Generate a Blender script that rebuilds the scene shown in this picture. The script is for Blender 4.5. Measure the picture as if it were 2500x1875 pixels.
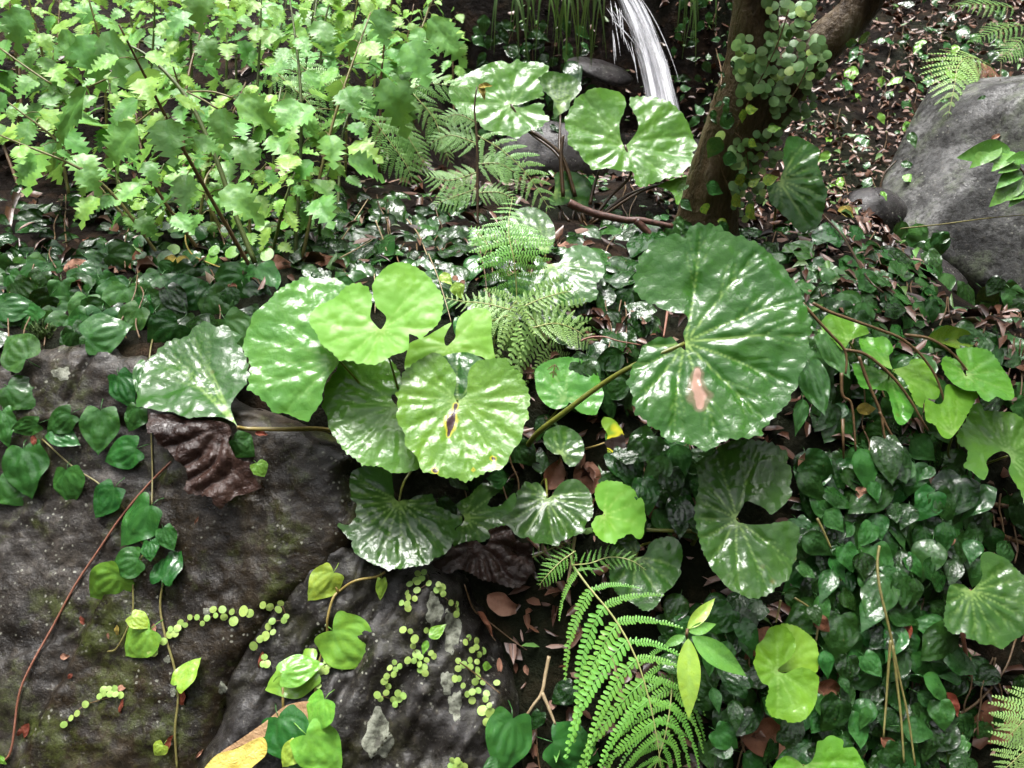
import bpy, math, random
import numpy as np
from mathutils import Vector, Matrix
from mathutils.bvhtree import BVHTree
from mathutils.geometry import delaunay_2d_cdt

random.seed(7); rng = np.random.default_rng(7)
R = math.radians
scene = bpy.context.scene
for o in list(bpy.data.objects): bpy.data.objects.remove(o)
COL = scene.collection

# ------------------------------------------------------------------ camera, sky, sun, exposure
PITCH = R(35); CAM = Vector((0, 0, 1.5)); FPX = 1943.0
cam = bpy.data.cameras.new('camera'); camo = bpy.data.objects.new('camera', cam); COL.objects.link(camo)
camo.location = CAM; camo.rotation_euler = (math.pi/2 - PITCH, 0, 0)
cam.sensor_width = 36; cam.lens = 36*FPX/2500; cam.clip_start = .02; cam.clip_end = 500
cam.dof.use_dof = True; cam.dof.focus_distance = 1.3; cam.dof.aperture_fstop = 11
scene.camera = camo
world = bpy.data.worlds.new('World'); scene.world = world; world.use_nodes = True
SUN_EL, SUN_AZ = R(73), R(-20)
nt = world.node_tree; nt.nodes.clear()
out = nt.nodes.new('ShaderNodeOutputWorld'); bg = nt.nodes.new('ShaderNodeBackground')
sky = nt.nodes.new('ShaderNodeTexSky'); sky.sky_type = 'NISHITA'; sky.sun_disc = False
sky.sun_elevation = SUN_EL; sky.sun_rotation = SUN_AZ; sky.air_density = 1.0; sky.dust_density = 6.0; sky.ozone_density = 1.0
hs = nt.nodes.new('ShaderNodeHueSaturation'); hs.inputs['Saturation'].default_value = .22
nt.links.new(sky.outputs[0], hs.inputs['Color']); nt.links.new(hs.outputs[0], bg.inputs['Color'])
bg.inputs['Strength'].default_value = .145
nt.links.new(bg.outputs[0], out.inputs[0])
sl = bpy.data.lights.new('sun', 'SUN'); sl.energy = 1.3; sl.angle = R(20); sl.color = (1, .985, .96)
so = bpy.data.objects.new('sun', sl); COL.objects.link(so); so.location = (0, 2, 8)
sdir = Vector((math.sin(SUN_AZ)*math.cos(SUN_EL), math.cos(SUN_AZ)*math.cos(SUN_EL), math.sin(SUN_EL)))
so.rotation_euler = sdir.to_track_quat('Z', 'Y').to_euler()
vs = scene.view_settings; vs.view_transform = 'Standard'; vs.look = 'None'; vs.exposure = 1.5; vs.gamma = 1
vs.use_curve_mapping = False
scene.render.engine = 'CYCLES'
cy = scene.cycles
cy.use_denoising = True; cy.max_bounces = 5; cy.diffuse_bounces = 2; cy.glossy_bounces = 2; cy.use_adaptive_sampling = True; cy.adaptive_threshold = .03; cy.transmission_bounces = 4
cy.transparent_max_bounces = 12; cy.caustics_reflective = False; cy.caustics_refractive = False; cy.sample_clamp_indirect = 4
try: cy.denoiser = 'OPENIMAGEDENOISE'
except Exception: pass

# ------------------------------------------------------------------ helpers
FW = Vector((0, math.cos(PITCH), -math.sin(PITCH))); UP = Vector((0, math.sin(PITCH), math.cos(PITCH))); RT = Vector((1, 0, 0))
def ray(px, py): return (FW + RT*((px-1250)/FPX) + UP*((937.5-py)/FPX)).normalized()
def at(px, py, D): return CAM + (FW + RT*((px-1250)/FPX) + UP*((937.5-py)/FPX))*D
def plane_pt(px, py, p0, n):
    d = ray(px, py); dn = d.dot(n)
    if abs(dn) < .05: dn = .05 if dn > 0 else -.05
    return CAM + d*((p0-CAM).dot(n)/dn)
def depth(p): return (p-CAM).dot(FW)
def Z(ox, oy, pts, s=.25): return [(ox+x*s, oy+y*s) for x, y in pts]
Z5 = lambda pts: Z(830, 620, pts, .3797)
Z4 = lambda pts: Z(0, 620, pts, .3797)
ZB = lambda pts: Z(0, 1245, pts, .3797)
ZM = lambda pts: Z(830, 1245, pts, .3797)
Z1 = lambda pts: Z(0, 0, pts, .3797)
Z2 = lambda pts: Z(830, 0, pts, .3797)
Z3 = lambda pts: Z(1660, 0, pts, .3797)
ZR = lambda pts: Z(1660, 620, pts, .3797)
ZQ = lambda pts: Z(1660, 1245, pts, .3797)

def _h(ix, iy, s):
    n = (ix.astype(np.int64)*374761393 + iy.astype(np.int64)*668265263 + s*1442695) & 0x7fffffff
    n = ((n ^ (n >> 13))*1274126177) & 0x7fffffff
    return ((n ^ (n >> 16)) & 0xffff)/65535.0
def vn(x, y, s=0):
    x = np.asarray(x, float); y = np.asarray(y, float)
    ix = np.floor(x); iy = np.floor(y); fx = x-ix; fy = y-iy
    fx = fx*fx*(3-2*fx); fy = fy*fy*(3-2*fy); ix = ix.astype(np.int64); iy = iy.astype(np.int64)
    a = _h(ix, iy, s); b = _h(ix+1, iy, s); c = _h(ix, iy+1, s); d = _h(ix+1, iy+1, s)
    return (a+(b-a)*fx)*(1-fy)+(c+(d-c)*fx)*fy - .5
def fbm(x, y, o=4, s=0):
    r = 0; a = 1.0; f = 1.0
    for k in range(o): r = r + a*vn(x*f+17.3*k, y*f-9.1*k, s+k); a *= .5; f *= 2.03
    return r
def sm(a, b, x):
    t = np.clip((np.asarray(x)-a)/(b-a), 0, 1); return t*t*(3-2*t)

def mesh(name, V, F, smooth=True, attrs=None):
    me = bpy.data.meshes.new(name)
    V = np.asarray(V, np.float32).reshape(-1, 3); n = len(V)
    if isinstance(F, np.ndarray):
        k = F.shape[1]; me.vertices.add(n); me.vertices.foreach_set('co', V.ravel())
        me.loops.add(F.size); me.loops.foreach_set('vertex_index', F.astype(np.int32).ravel())
        me.polygons.add(len(F)); me.polygons.foreach_set('loop_start', np.arange(0, F.size, k, dtype=np.int32))
        me.update(calc_edges=True)
    else:
        me.from_pydata([tuple(map(float, v)) for v in V], [], F); me.update()
    if smooth: me.polygons.foreach_set('use_smooth', np.ones(len(me.polygons), bool))
    for k, a in (attrs or {}).items():
        at_ = me.attributes.new(k, 'FLOAT', 'POINT'); at_.data.foreach_set('value', np.asarray(a, np.float32))
    return me
def link(name, me, mat=None, parent=None):
    o = bpy.data.objects.new(name, me); COL.objects.link(o)
    if mat and me and not me.materials: me.materials.append(mat)
    if parent: o.parent = parent
    return o
def tag(o, label=None, cat=None, group=None, kind=None):
    if label: o['label'] = label
    if cat: o['category'] = cat
    if group: o['group'] = group
    if kind: o['kind'] = kind
    return o
def thing(name, loc, label, cat, group=None):
    o = bpy.data.objects.new(name, None); COL.objects.link(o); o.location = loc; o.empty_display_size = .02
    return tag(o, label, cat, group)
def wpart(name, me, mat, root):
    """a part whose mesh is in world coordinates, under an Empty (translation only)"""
    o = link(name, me, mat, root); o.location = -Vector(root.location); return o
def mpart(name, me, mat, root, M):
    o = bpy.data.objects.new(name, me); COL.objects.link(o)
    o.parent = root; o.matrix_local = Matrix.Translation(-Vector(root.location)) @ M
    if mat is not None and me.materials and me.materials[0] != mat:
        o.material_slots[0].link = 'OBJECT'; o.material_slots[0].material = mat
    elif mat is not None and not me.materials: me.materials.append(mat)
    return o
def smooth_path(P, n=6):
    P = [Vector(p) for p in P]
    if len(P) < 3: return P
    Q = [P[0]*2-P[1]] + P + [P[-1]*2-P[-2]]; outp = []
    for i in range(1, len(Q)-2):
        a, b, c, d = Q[i-1], Q[i], Q[i+1], Q[i+2]
        for k in range(n):
            t = k/n
            outp.append(.5*((2*b)+(c-a)*t+(2*a-5*b+4*c-d)*t*t+(3*b-a-3*c+d)*t**3))
    outp.append(P[-1]); return outp
def tube_data(P, rad, seg=6, jit=0):
    P = [Vector(p) for p in P]; n = len(P)
    rads = rad if hasattr(rad, '__len__') else [rad]*n
    if len(rads) != n: rads = list(np.interp(np.linspace(0, 1, n), np.linspace(0, 1, len(rads)), rads))
    V = []; F = []; side = None
    for i in range(n):
        t = (P[min(i+1, n-1)]-P[max(i-1, 0)]).normalized()
        if side is None:
            side = t.cross(Vector((0, 0, 1)) if abs(t.z) < .9 else Vector((1, 0, 0))).normalized()
        side = (side - t*side.dot(t)).normalized(); b = t.cross(side)
        for k in range(seg):
            a = 2*math.pi*k/seg; r = rads[i]*(1+(random.uniform(-jit, jit) if jit else 0))
            V.append(P[i]+side*(r*math.cos(a))+b*(r*math.sin(a)))
    for i in range(n-1):
        for k in range(seg):
            F.append((i*seg+k, i*seg+(k+1) % seg, (i+1)*seg+(k+1) % seg, (i+1)*seg+k))
    F.append(tuple(reversed(range(seg)))); F.append(tuple(range((n-1)*seg, n*seg)))
    return V, F
def tube(name, P, rad, seg=6, jit=0):
    V, F = tube_data(P, rad, seg, jit); return mesh(name, V, F)
def join_data(L):
    V = []; F = []
    for v, f in L:
        o = len(V); V += list(v); F += [tuple(i+o for i in q) for q in f]
    return V, F

# ------------------------------------------------------------------ materials
class NT:
    def __init__(s, name):
        s.m = bpy.data.materials.new(name); s.m.use_nodes = True; s.t = s.m.node_tree; s.t.nodes.clear()
        s.out = s.n('ShaderNodeOutputMaterial')
    def n(s, ty, **kw):
        nd = s.t.nodes.new(ty)
        for k, v in kw.items():
            if k.startswith('i_'): nd.inputs[k[2:]].default_value = v
            else: setattr(nd, k, v)
        return nd
    def l(s, a, b): s.t.links.new(a, b)
    def coord(s, w='Object'): return s.n('ShaderNodeTexCoord').outputs[w]
    def noise(s, sc, det=3, rough=.55, vec=None, dist=0):
        nd = s.n('ShaderNodeTexNoise'); nd.inputs['Scale'].default_value = sc; nd.inputs['Detail'].default_value = det
        nd.inputs['Roughness'].default_value = rough; nd.inputs['Distortion'].default_value = dist
        s.l(vec if vec else s.coord(), nd.inputs['Vector']); return nd.outputs['Fac']
    def ramp(s, fac, stops, interp='LINEAR'):
        r = s.n('ShaderNodeValToRGB'); e = r.color_ramp.elements; r.color_ramp.interpolation = interp
        while len(e) < len(stops): e.new(.5)
        for i, (p, c) in enumerate(stops): e[i].position = p; e[i].color = (*c, 1) if len(c) == 3 else c
        s.l(fac, r.inputs[0]); return r.outputs[0]
    def mix(s, fac, a, b, mode='MIX'):
        m = s.n('ShaderNodeMix', data_type='RGBA', blend_type=mode)
        for sock, v in ((m.inputs[0], fac), (m.inputs[6], a), (m.inputs[7], b)):
            if isinstance(v, (int, float)): sock.default_value = v
            elif isinstance(v, tuple): sock.default_value = (*v, 1)
            else: s.l(v, sock)
        return m.outputs[2]
    def mr(s, v, a, b, c, d):
        m = s.n('ShaderNodeMapRange'); s.l(v, m.inputs[0])
        for i, x in enumerate((a, b, c, d)): m.inputs[i+1].default_value = x
        return m.outputs[0]
    def math(s, op, a, b=0.0):
        m = s.n('ShaderNodeMath', operation=op)
        for i, v in enumerate((a, b)):
            if isinstance(v, (int, float)): m.inputs[i].default_value = v
            else: s.l(v, m.inputs[i])
        return m.outputs[0]
    def attr(s, name): return s.n('ShaderNodeAttribute', attribute_name=name).outputs['Fac']
    def bump(s, h, strength, dist, prev=None):
        b = s.n('ShaderNodeBump'); b.inputs['Strength'].default_value = strength; b.inputs['Distance'].default_value = dist
        s.l(h, b.inputs['Height'])
        if prev: s.l(prev, b.inputs['Normal'])
        return b.outputs[0]
    def bsdf(s, col, rough=.5, normal=None, spec=.5, coat=0):
        p = s.n('ShaderNodeBsdfPrincipled'); s.p = p
        if isinstance(col, tuple): p.inputs['Base Color'].default_value = (*col, 1)
        else: s.l(col, p.inputs['Base Color'])
        if isinstance(rough, (int, float)): p.inputs['Roughness'].default_value = rough
        else: s.l(rough, p.inputs['Roughness'])
        p.inputs['Specular IOR Level'].default_value = spec
        if coat: p.inputs['Coat Weight'].default_value = coat; p.inputs['Coat Roughness'].default_value = .12
        if normal: s.l(normal, p.inputs['Normal'])
        s.l(p.outputs[0], s.out.inputs[0]); return p

def leaf_mat(name, col, vein, ns=25, rough=.2, trans=.12, var=.25, spots=.0, mark=None, bump=1.0, col2=None, under=None):
    t = NT(name); co = t.coord()
    rnd = t.n('ShaderNodeObjectInfo').outputs['Random']
    nA = t.noise(ns*.9, 3, .62, co); base = t.mix(t.mr(nA, .38, .66, 0, 1), col, col2 or tuple(c*f for c, f in zip(col, (1.35, 1.18, 1.0))))
    hsv = t.n('ShaderNodeHueSaturation'); t.l(base, hsv.inputs['Color'])
    t.l(t.mr(rnd, 0, 1, 1-var, 1+var), hsv.inputs['Value'])
    t.l(t.mr(t.math('FRACT', t.math('MULTIPLY', rnd, 7.31)), 0, 1, .482, .51), hsv.inputs['Hue'])
    c = hsv.outputs[0]
    v = t.attr('vein'); c = t.mix(v, c, vein)
    if spots:
        vo = t.n('ShaderNodeTexVoronoi', i_Scale=ns*1.3); t.l(co, vo.inputs['Vector'])
        sp = t.math('MULTIPLY', t.mr(vo.outputs['Distance'], .0, .16, 1, 0), t.mr(t.noise(ns*.7, 2, .5, co), .55, .62, 0, 1))
        c = t.mix(t.math('MULTIPLY', sp, spots), c, (.16, .10, .03))
    if mark:
        mk = t.attr('mark')
        c = t.mix(t.mr(mk, .12, .38, 0, 1), c, mark[0]); c = t.mix(t.mr(mk, .48, .6, 0, 1), c, mark[1])
    if under:
        g = t.n('ShaderNodeNewGeometry').outputs['Backfacing']; c = t.mix(g, c, under)
    rg = t.mr(nA, .3, .7, rough*1.7, rough*.6)
    big = ns > 15
    n1 = t.bump(t.noise(ns*(3.2 if big else 1.8), 3, .6, co), .5*bump, .0017 if big else .0020)
    if big:
        vo = t.n('ShaderNodeTexVoronoi', feature='DISTANCE_TO_EDGE', i_Scale=95.0); t.l(co, vo.inputs['Vector'])
        n1 = t.bump(t.mr(vo.outputs['Distance'], 0, .12, 0, 1), .16*bump, .0006, n1)
    p = t.bsdf(c, rg, n1, .34 if big else .5)
    if trans:
        tr = t.n('ShaderNodeBsdfTranslucent'); t.l(t.mix(.5, c, (.35, .55, .08), 'MIX'), tr.inputs[0])
        ms = t.n('ShaderNodeMixShader'); ms.inputs[0].default_value = trans
        t.l(p.outputs[0], ms.inputs[1]); t.l(tr.outputs[0], ms.inputs[2]); t.l(ms.outputs[0], t.out.inputs[0])
    return t.m

def stem_mat(name, col, col2, rough=.4, ns=120):
    t = NT(name); c = t.mix(t.mr(t.noise(ns, 3, .6), .35, .65, 0, 1), col, col2)
    t.bsdf(c, rough, t.bump(t.noise(ns*3, 3, .6), .4, .001)); return t.m

def rock_mat(name, kind):
    t = NT(name); co = t.coord()
    a = t.noise(6, 7, .72, co, .4); b = t.noise(55, 6, .7, co); f = t.noise(210, 3, .6, co); L = t.noise(2.2, 3, .6, co)
    if kind == 'slab':
        c = t.ramp(a, [(.36, (.004, .0025, .0012)), (.47, (.016, .0098, .004)), (.55, (.027, .018, .0075)), (.66, (.048, .035, .019))])
        c = t.mix(t.attr('grey'), c, t.ramp(a, [(.36, (.010, .008, .0065)), (.48, (.036, .031, .027)), (.62, (.085, .077, .071))]))
        moc, mof = (.055, .070, .016), .75
    elif kind == 'slate':
        c = t.ramp(a, [(.34, (.007, .006, .005)), (.46, (.012, .010, .008)), (.56, (.028, .0255, .024)), (.68, (.072, .069, .071))]); moc, mof = (.05, .05, .02), .5
    elif kind == 'boulder':
        c = t.ramp(a, [(.36, (.025, .025, .026)), (.46, (.075, .075, .074)), (.55, (.15, .15, .146)), (.66, (.27, .27, .265))]); moc, mof = (.10, .13, .06), .6
    else:
        c = t.ramp(a, [(.34, (.009, .008, .009)), (.5, (.030, .026, .028)), (.68, (.08, .07, .075))]); moc, mof = (.04, .04, .03), .4
    c = t.mix(t.mr(b, .40, .56, .75, 0), c, (.010, .008, .006))
    c = t.mix(t.mr(b, .57, .68, 0, .4), c, (.10, .084, .06))
    moss = t.math('MULTIPLY', t.mr(t.noise(11, 5, .7, co), .50, .62, 0, 1), t.mr(b, .38, .55, 0, mof))
    c = t.mix(moss, c, moc)
    vo = t.n('ShaderNodeTexVoronoi', i_Scale=85); t.l(co, vo.inputs['Vector'])
    sp = t.math('MULTIPLY', t.mr(t.math('ADD', vo.outputs['Distance'], t.math('MULTIPLY', f, .5)), .36, .46, 1, 0), t.mr(t.noise(9, 4, .65, co), .50, .60, 0, .8))
    c = t.mix(sp, c, (.34, .34, .28))
    c = t.mix(t.mr(f, .61, .72, 0, .55), c, (.14, .13, .105))
    c = t.mix(t.mr(f, .30, .42, .6, 0), c, (.008, .007, .005))
    n1 = t.bump(b, .5, .006); n2 = t.bump(f, .5, .0018, n1)
    t.bsdf(c, t.mr(t.noise(24, 3, .6, co), .3, .7, .2, .55), n2, .38); return t.m

def plain(name, stops, ns, rough=.5, bump=.5, bd=.002, spec=.5, det=5):
    t = NT(name); n = t.noise(ns, det, .62)
    t.bsdf(t.ramp(n, stops), rough, t.bump(t.noise(ns*2.5, 4, .6), bump, bd), spec); return t.m

def dead_mat(name, a, b, rough=.4, ns=30):
    t = NT(name); rnd = t.n('ShaderNodeObjectInfo').outputs['Random']
    c = t.mix(t.mr(t.noise(ns*.3, 4, .6), .35, .65, 0, 1), a, b)
    hsv = t.n('ShaderNodeHueSaturation'); t.l(c, hsv.inputs['Color']); t.l(t.mr(rnd, 0, 1, .75, 1.25), hsv.inputs['Value'])
    c = t.mix(t.math('MULTIPLY', t.attr('vein'), .5), hsv.outputs[0], tuple(x*.55 for x in a))
    c = t.mix(t.mr(t.noise(ns, 4, .7), .6, .75, 0, .7), c, tuple(x*.35 for x in a))
    big = ns > 15
    t.bsdf(c, t.mr(t.noise(ns, 2), .3, .7, rough*.7, rough*1.5), t.bump(t.noise(ns*5, 3, .65, None, 1.2), .8, .0032 if big else .0012, t.bump(t.noise(ns*1.2, 4, .6), .6, .006 if big else .002)), .35); return t.m

VEIN_L = (.22, .34, .10); VEIN_M = (.17, .27, .07)
M = dict(
 lp_dark=leaf_mat('leopard_dark', (.024, .088, .015), (.20, .32, .08), 22, .16, .06, .12, spots=.5),
 lp_mid=leaf_mat('leopard_mid', (.062, .20, .028), (.20, .35, .10), 22, .16, .10, .12, spots=.5),
 lp_spot=leaf_mat('leopard_spotted', (.085, .235, .026), (.22, .36, .09), 22, .20, .10, .08, mark=((.42, .40, .03), (.035, .012, .012))),
 lp_scar=leaf_mat('leopard_scarred', (.028, .105, .016), (.25, .39, .09), 22, .15, .06, .08, mark=((.16, .15, .08), (.40, .25, .19))),
 lp_young=leaf_mat('leopard_young', (.145, .345, .026), (.27, .46, .09), 22, .42, .18, .06, bump=.4, col2=(.175, .375, .03)),
 lp_bright=leaf_mat('leopard_bright', (.085, .255, .022), (.22, .38, .09), 22, .24, .14, .1, under=(.26, .42, .09)),
 lp_yellow=leaf_mat('leopard_yellowing', (.10, .24, .02), (.3, .4, .08), 22, .3, .12, .1, mark=((.52, .50, .03), (.02, .012, .01))),
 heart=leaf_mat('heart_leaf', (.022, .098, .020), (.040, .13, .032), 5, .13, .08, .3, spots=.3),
 heart_lt=leaf_mat('heart_leaf_light', (.14, .34, .045), (.18, .40, .07), 5, .15, .15, .2),
 heart_yl=leaf_mat('heart_leaf_young', (.25, .43, .055), (.30, .47, .08), 5, .3, .18, .12),
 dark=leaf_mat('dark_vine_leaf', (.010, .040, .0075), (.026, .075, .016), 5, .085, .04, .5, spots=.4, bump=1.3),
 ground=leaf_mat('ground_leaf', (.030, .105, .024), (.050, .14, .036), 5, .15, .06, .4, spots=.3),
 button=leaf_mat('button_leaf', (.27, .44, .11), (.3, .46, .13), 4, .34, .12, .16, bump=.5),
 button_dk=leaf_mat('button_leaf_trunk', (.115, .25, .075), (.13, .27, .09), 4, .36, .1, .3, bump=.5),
 nettle=leaf_mat('nettle_leaf', (.13, .35, .080), (.09, .26, .06), 5, .36, .28, .3, bump=1.0),
 nettle_y=leaf_mat('nettle_leaf_young', (.22, .46, .085), (.16, .37, .07), 5, .36, .28, .2),
 fern=leaf_mat('fern_frond', (.125, .36, .045), (.17, .40, .08), 8, .3, .16, .15, bump=.7),
 fern_pale=leaf_mat('fern_pale', (.25, .44, .13), (.28, .47, .15), 8, .26, .14, .15, bump=.8),
 fern_bush=leaf_mat('fern_bush', (.16, .36, .085), (.2, .4, .11), 8, .33, .14, .2, bump=.8),
 fern_dry=leaf_mat('fern_dry', (.16, .055, .025), (.2, .08, .04), 8, .5, .05, .15),
 seed=leaf_mat('seedling_leaf', (.10, .28, .05), (.17, .38, .09), 5, .2, .1, .15),
 seed_lt=leaf_mat('seedling_leaf_young', (.26, .47, .07), (.32, .52, .12), 5, .28, .16, .1),
 grass=leaf_mat('grass_blade', (.07, .15, .035), (.1, .18, .05), 5, .3, .1, .45),
 added_canopy=leaf_mat('added_crown_leaf', (.04, .11, .025), (.06, .13, .04), 5, .3, .3, .2),  # for the unseen crown added to screen the sky
 mottle=leaf_mat('mottled_leaf', (.10, .30, .03), (.30, .42, .06), 6, .3, .12, .3, col2=(.45, .55, .06)),
 dead_dark=dead_mat('dead_leaf_dark', (.015, .0075, .0055), (.045, .024, .018), .3, 22),
 dead=dead_mat('dead_leaf', (.19, .070, .035), (.26, .12, .07), .4, 6),
 dead_pink=dead_mat('dead_leaf_pale', (.36, .17, .11), (.42, .24, .16), .42, 6),
 dead_red=dead_mat('dead_leaf_red', (.17, .035, .018), (.22, .06, .03), .4, 6),
 dead_yel=dead_mat('dead_leaf_yellow', (.55, .42, .06), (.48, .38, .10), .4, 20),
 dead_tan=dead_mat('dead_leaf_tan', (.45, .24, .12), (.50, .32, .17), .4, 20),
 pet_green=stem_mat('petiole_green', (.11, .13, .02), (.16, .17, .03), .3),
 pet_tan=stem_mat('petiole_tan', (.24, .19, .05), (.30, .22, .07), .32),
 pet_dark=stem_mat('petiole_dark', (.035, .020, .010), (.075, .045, .02), .3),
 st_green=stem_mat('stem_green', (.07, .10, .025), (.11, .14, .04), .4),
 st_brown=stem_mat('stem_brown', (.10, .055, .025), (.16, .10, .045), .45),
 st_red=stem_mat('stem_red', (.22, .085, .05), (.27, .12, .08), .4),
 rachis=stem_mat('rachis', (.30, .34, .11), (.36, .36, .14), .4),
 st_olive=stem_mat('stem_olive', (.20, .19, .06), (.15, .12, .04), .4),
 twig=stem_mat('twig', (.05, .025, .018), (.13, .06, .045), .35),
 straw=stem_mat('straw', (.42, .33, .20), (.33, .24, .13), .5),
 slab=rock_mat('slab_rock', 'slab'), slate=rock_mat('slate_rock', 'slate'),
 boulder=rock_mat('boulder_rock', 'boulder'), darkrock=rock_mat('dark_stone', 'dark'),
 lichen=plain('lichen', [(.36, (.06, .06, .045)), (.48, (.17, .18, .135)), (.62, (.30, .31, .25))], 75, .8, .8, .003),
 moss=plain('moss', [(.3, (.02, .04, .008)), (.6, (.07, .13, .02)), (.8, (.14, .2, .05))], 90, .7, .8, .004),
)
def soil_mat():
    t = NT('soil'); co = t.coord()
    c = t.ramp(t.noise(14, 6, .7, co), [(.3, (.004, .003, .0025)), (.5, (.011, .0075, .0055)), (.62, (.030, .018, .011)), (.78, (.07, .040, .025))])
    c = t.mix(t.mr(t.noise(1.3, 4, .6, co), .5, .6, 0, .5), c, (.012, .02, .008))
    n = t.bump(t.noise(45, 6, .7, co), .9, .02)
    t.bsdf(c, t.mr(t.noise(30, 3, .6, co), .3, .7, .5, .95), n, .08); return t.m
M['soil'] = soil_mat()
def bark_mat():
    t = NT('bark'); co = t.coord()
    mp = t.n('ShaderNodeMapping'); mp.inputs['Scale'].default_value = (1, 1, .25); t.l(co, mp.inputs[0])
    a = t.noise(30, 6, .65, mp.outputs[0]); b = t.noise(120, 4, .6, co)
    c = t.ramp(a, [(.36, (.028, .016, .007)), (.47, (.075, .048, .023)), (.55, (.12, .085, .046)), (.68, (.21, .17, .115))])
    c = t.mix(t.mr(t.noise(6, 3, .6, co), .45, .65, 0, .5), c, (.05, .04, .014))
    t.bsdf(c, .5, t.bump(b, .7, .005, t.bump(a, 1.0, .016)), .3); return t.m
M['bark'] = bark_mat()
def litter_mat():
    t = NT('leaf_litter'); v = t.attr('tone')
    c = t.ramp(v, [(0, (.03, .016, .011)), (.3, (.07, .030, .018)), (.55, (.13, .062, .036)), (.74, (.27, .17, .135)), (.86, (.10, .16, .05)), (1, (.12, .28, .06))])
    t.bsdf(c, .33, t.bump(t.noise(90, 3, .6), .4, .002)); return t.m
M['litter'] = litter_mat()
def water_mat():
    t = NT('falling_water'); p = t.bsdf((.82, .82, .86), .12, None, .6)
    p.inputs['Transmission Weight'].default_value = .12; p.inputs['IOR'].default_value = 1.33
    al = t.mr(t.noise(60, 2, .5),   .3, .6, .35, .95); t.l(al, p.inputs['Alpha']); return t.m
M['water'] = water_mat()
def sheet_mat():
    t = NT('water_sheet'); p = t.bsdf((.86, .86, .9), .25, None, .5)
    cb = t.n('ShaderNodeCombineXYZ'); t.l(t.math('MULTIPLY', t.attr('wu'), 34.0), cb.inputs[0]); t.l(t.math('MULTIPLY', t.attr('wv'), 5.0), cb.inputs[1])
    n = t.noise(1.0, 5, .65, cb.outputs[0]); e = t.attr('wu')
    fr = t.math('FRACT', t.math('MULTIPLY', e, .99999)); uu = t.math('MULTIPLY', t.math('SUBTRACT', fr, .5), 2.0)
    edge = t.mr(t.math('ABSOLUTE', uu), .55, 1.0, .10, -.12)
    t.l(t.mr(t.math('ADD', n, edge), .41, .62, 0, .94), p.inputs['Alpha']); return t.m
M['sheet'] = sheet_mat()
def pool_mat():
    t = NT('pool_water'); t.bsdf((.03, .028, .025), .06, t.bump(t.noise(40, 3, .6), .4, .01), .5); return t.m
M['pool'] = pool_mat()

# ------------------------------------------------------------------ terrain
YL = [(-60, -60), (-3, -2.8), (0, -.205), (1.12, .775), (1.3, .835), (2.0, .90), (3, 1.12), (5, 2.0), (8, 3.4), (60, 30)]
YC = [(-60, -60), (-3, -2.8), (0, -.205), (1.12, .775), (1.3, .825), (1.75, .80), (2.1, .70), (2.5, .50), (2.85, .43), (3.12, .50), (3.26, .85), (3.6, 1.6), (4.5, 2.2), (8, 3.4), (60, 30)]
YR = [(-60, -60), (-3, -2.8), (0, -.205), (1.05, .71), (1.2, .745), (1.42, .67), (1.75, .47), (2.4, .43), (3.2, .56), (4.0, .82), (5.0, 1.4), (8, 3.2), (60, 30)]
def hprof(P, y): return np.interp(y, [p[0] for p in P], [p[1] for p in P])
def ground_h(x, y):
    w1 = sm(-.65, -.1, x); w2 = sm(.66, 1.02, x+.06*np.sin(3*y))
    z = hprof(YL, y)*(1-w1)+hprof(YC, y)*w1; z = z*(1-w2)+hprof(YR, y)*w2
    back = np.where(y < 0, np.maximum(-.25+.0*y, -.205+y*.9), z); back = back+.85*np.clip(-2.2-y, 0, 60)  # unseen hillside behind the camera, raised to block low sky light
    z = np.where(y < 0, back, z)
    z = z + .8*np.clip(np.abs(x)-3.0, 0, 60)  # unseen slopes at both sides, steepened to cut side light
    z = z - .075*sm(.06, -.06, x)*sm(1.06, .98, y)
    z = z + .05*fbm(x*2.2, y*2.2, 3, 3) + .02*fbm(x*11, y*11, 3, 9)
    return z
def axis(a, b, d, far):
    inner = list(np.arange(a, b+1e-6, d)); g = d; lo = []; hi = []; x = a
    while x > -far: g *= 1.25; x -= g; lo.append(x)
    x = inner[-1]; g = d
    while x < far: g *= 1.25; x += g; hi.append(x)
    return np.array(lo[::-1]+inner+hi)
ax = axis(-2.2, 2.6, .022, 55); ay = axis(.1, 4.6, .022, 55)
GX, GY = np.meshgrid(ax, ay); GZ = ground_h(GX, GY)
nx, ny = len(ax), len(ay)
def grid_faces(nx, ny):
    i = np.arange((nx-1)*(ny-1)); r = i//(nx-1); c = i % (nx-1); b = r*nx+c
    return np.stack([b, b+1, b+nx+1, b+nx], 1)
GV = np.stack([GX, GY, GZ], -1).reshape(-1, 3); GF = grid_faces(nx, ny)
ground = link('ground', mesh('ground', GV, GF), M['soil']); tag(ground, 'dark wet soil of the planted bank', None, None, 'structure')
BV = {}
def bvh(name, V, F): BV[name] = BVHTree.FromPolygons([tuple(v) for v in V], [tuple(int(i) for i in f) for f in F])
bvh('ground', GV, GF)
def cast(o, d, which=None):
    best = None
    for k, b in BV.items():
        if which and k not in which: continue
        r = b.ray_cast(o, d, 60)
        if r[0] is not None and (best is None or r[3] < best[2]):
            n = r[1] if r[1].dot(d) < 0 else -r[1]
            best = (r[0], n, r[3])
    return best
def hit(px, py, which=None):
    r = cast(CAM, ray(px, py), which)
    if r is None: r = cast(CAM, ray(px, py))
    if r is None: return at(px, py, 3.0), Vector((0, -.5, .85))
    return r[0], r[1]

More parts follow.
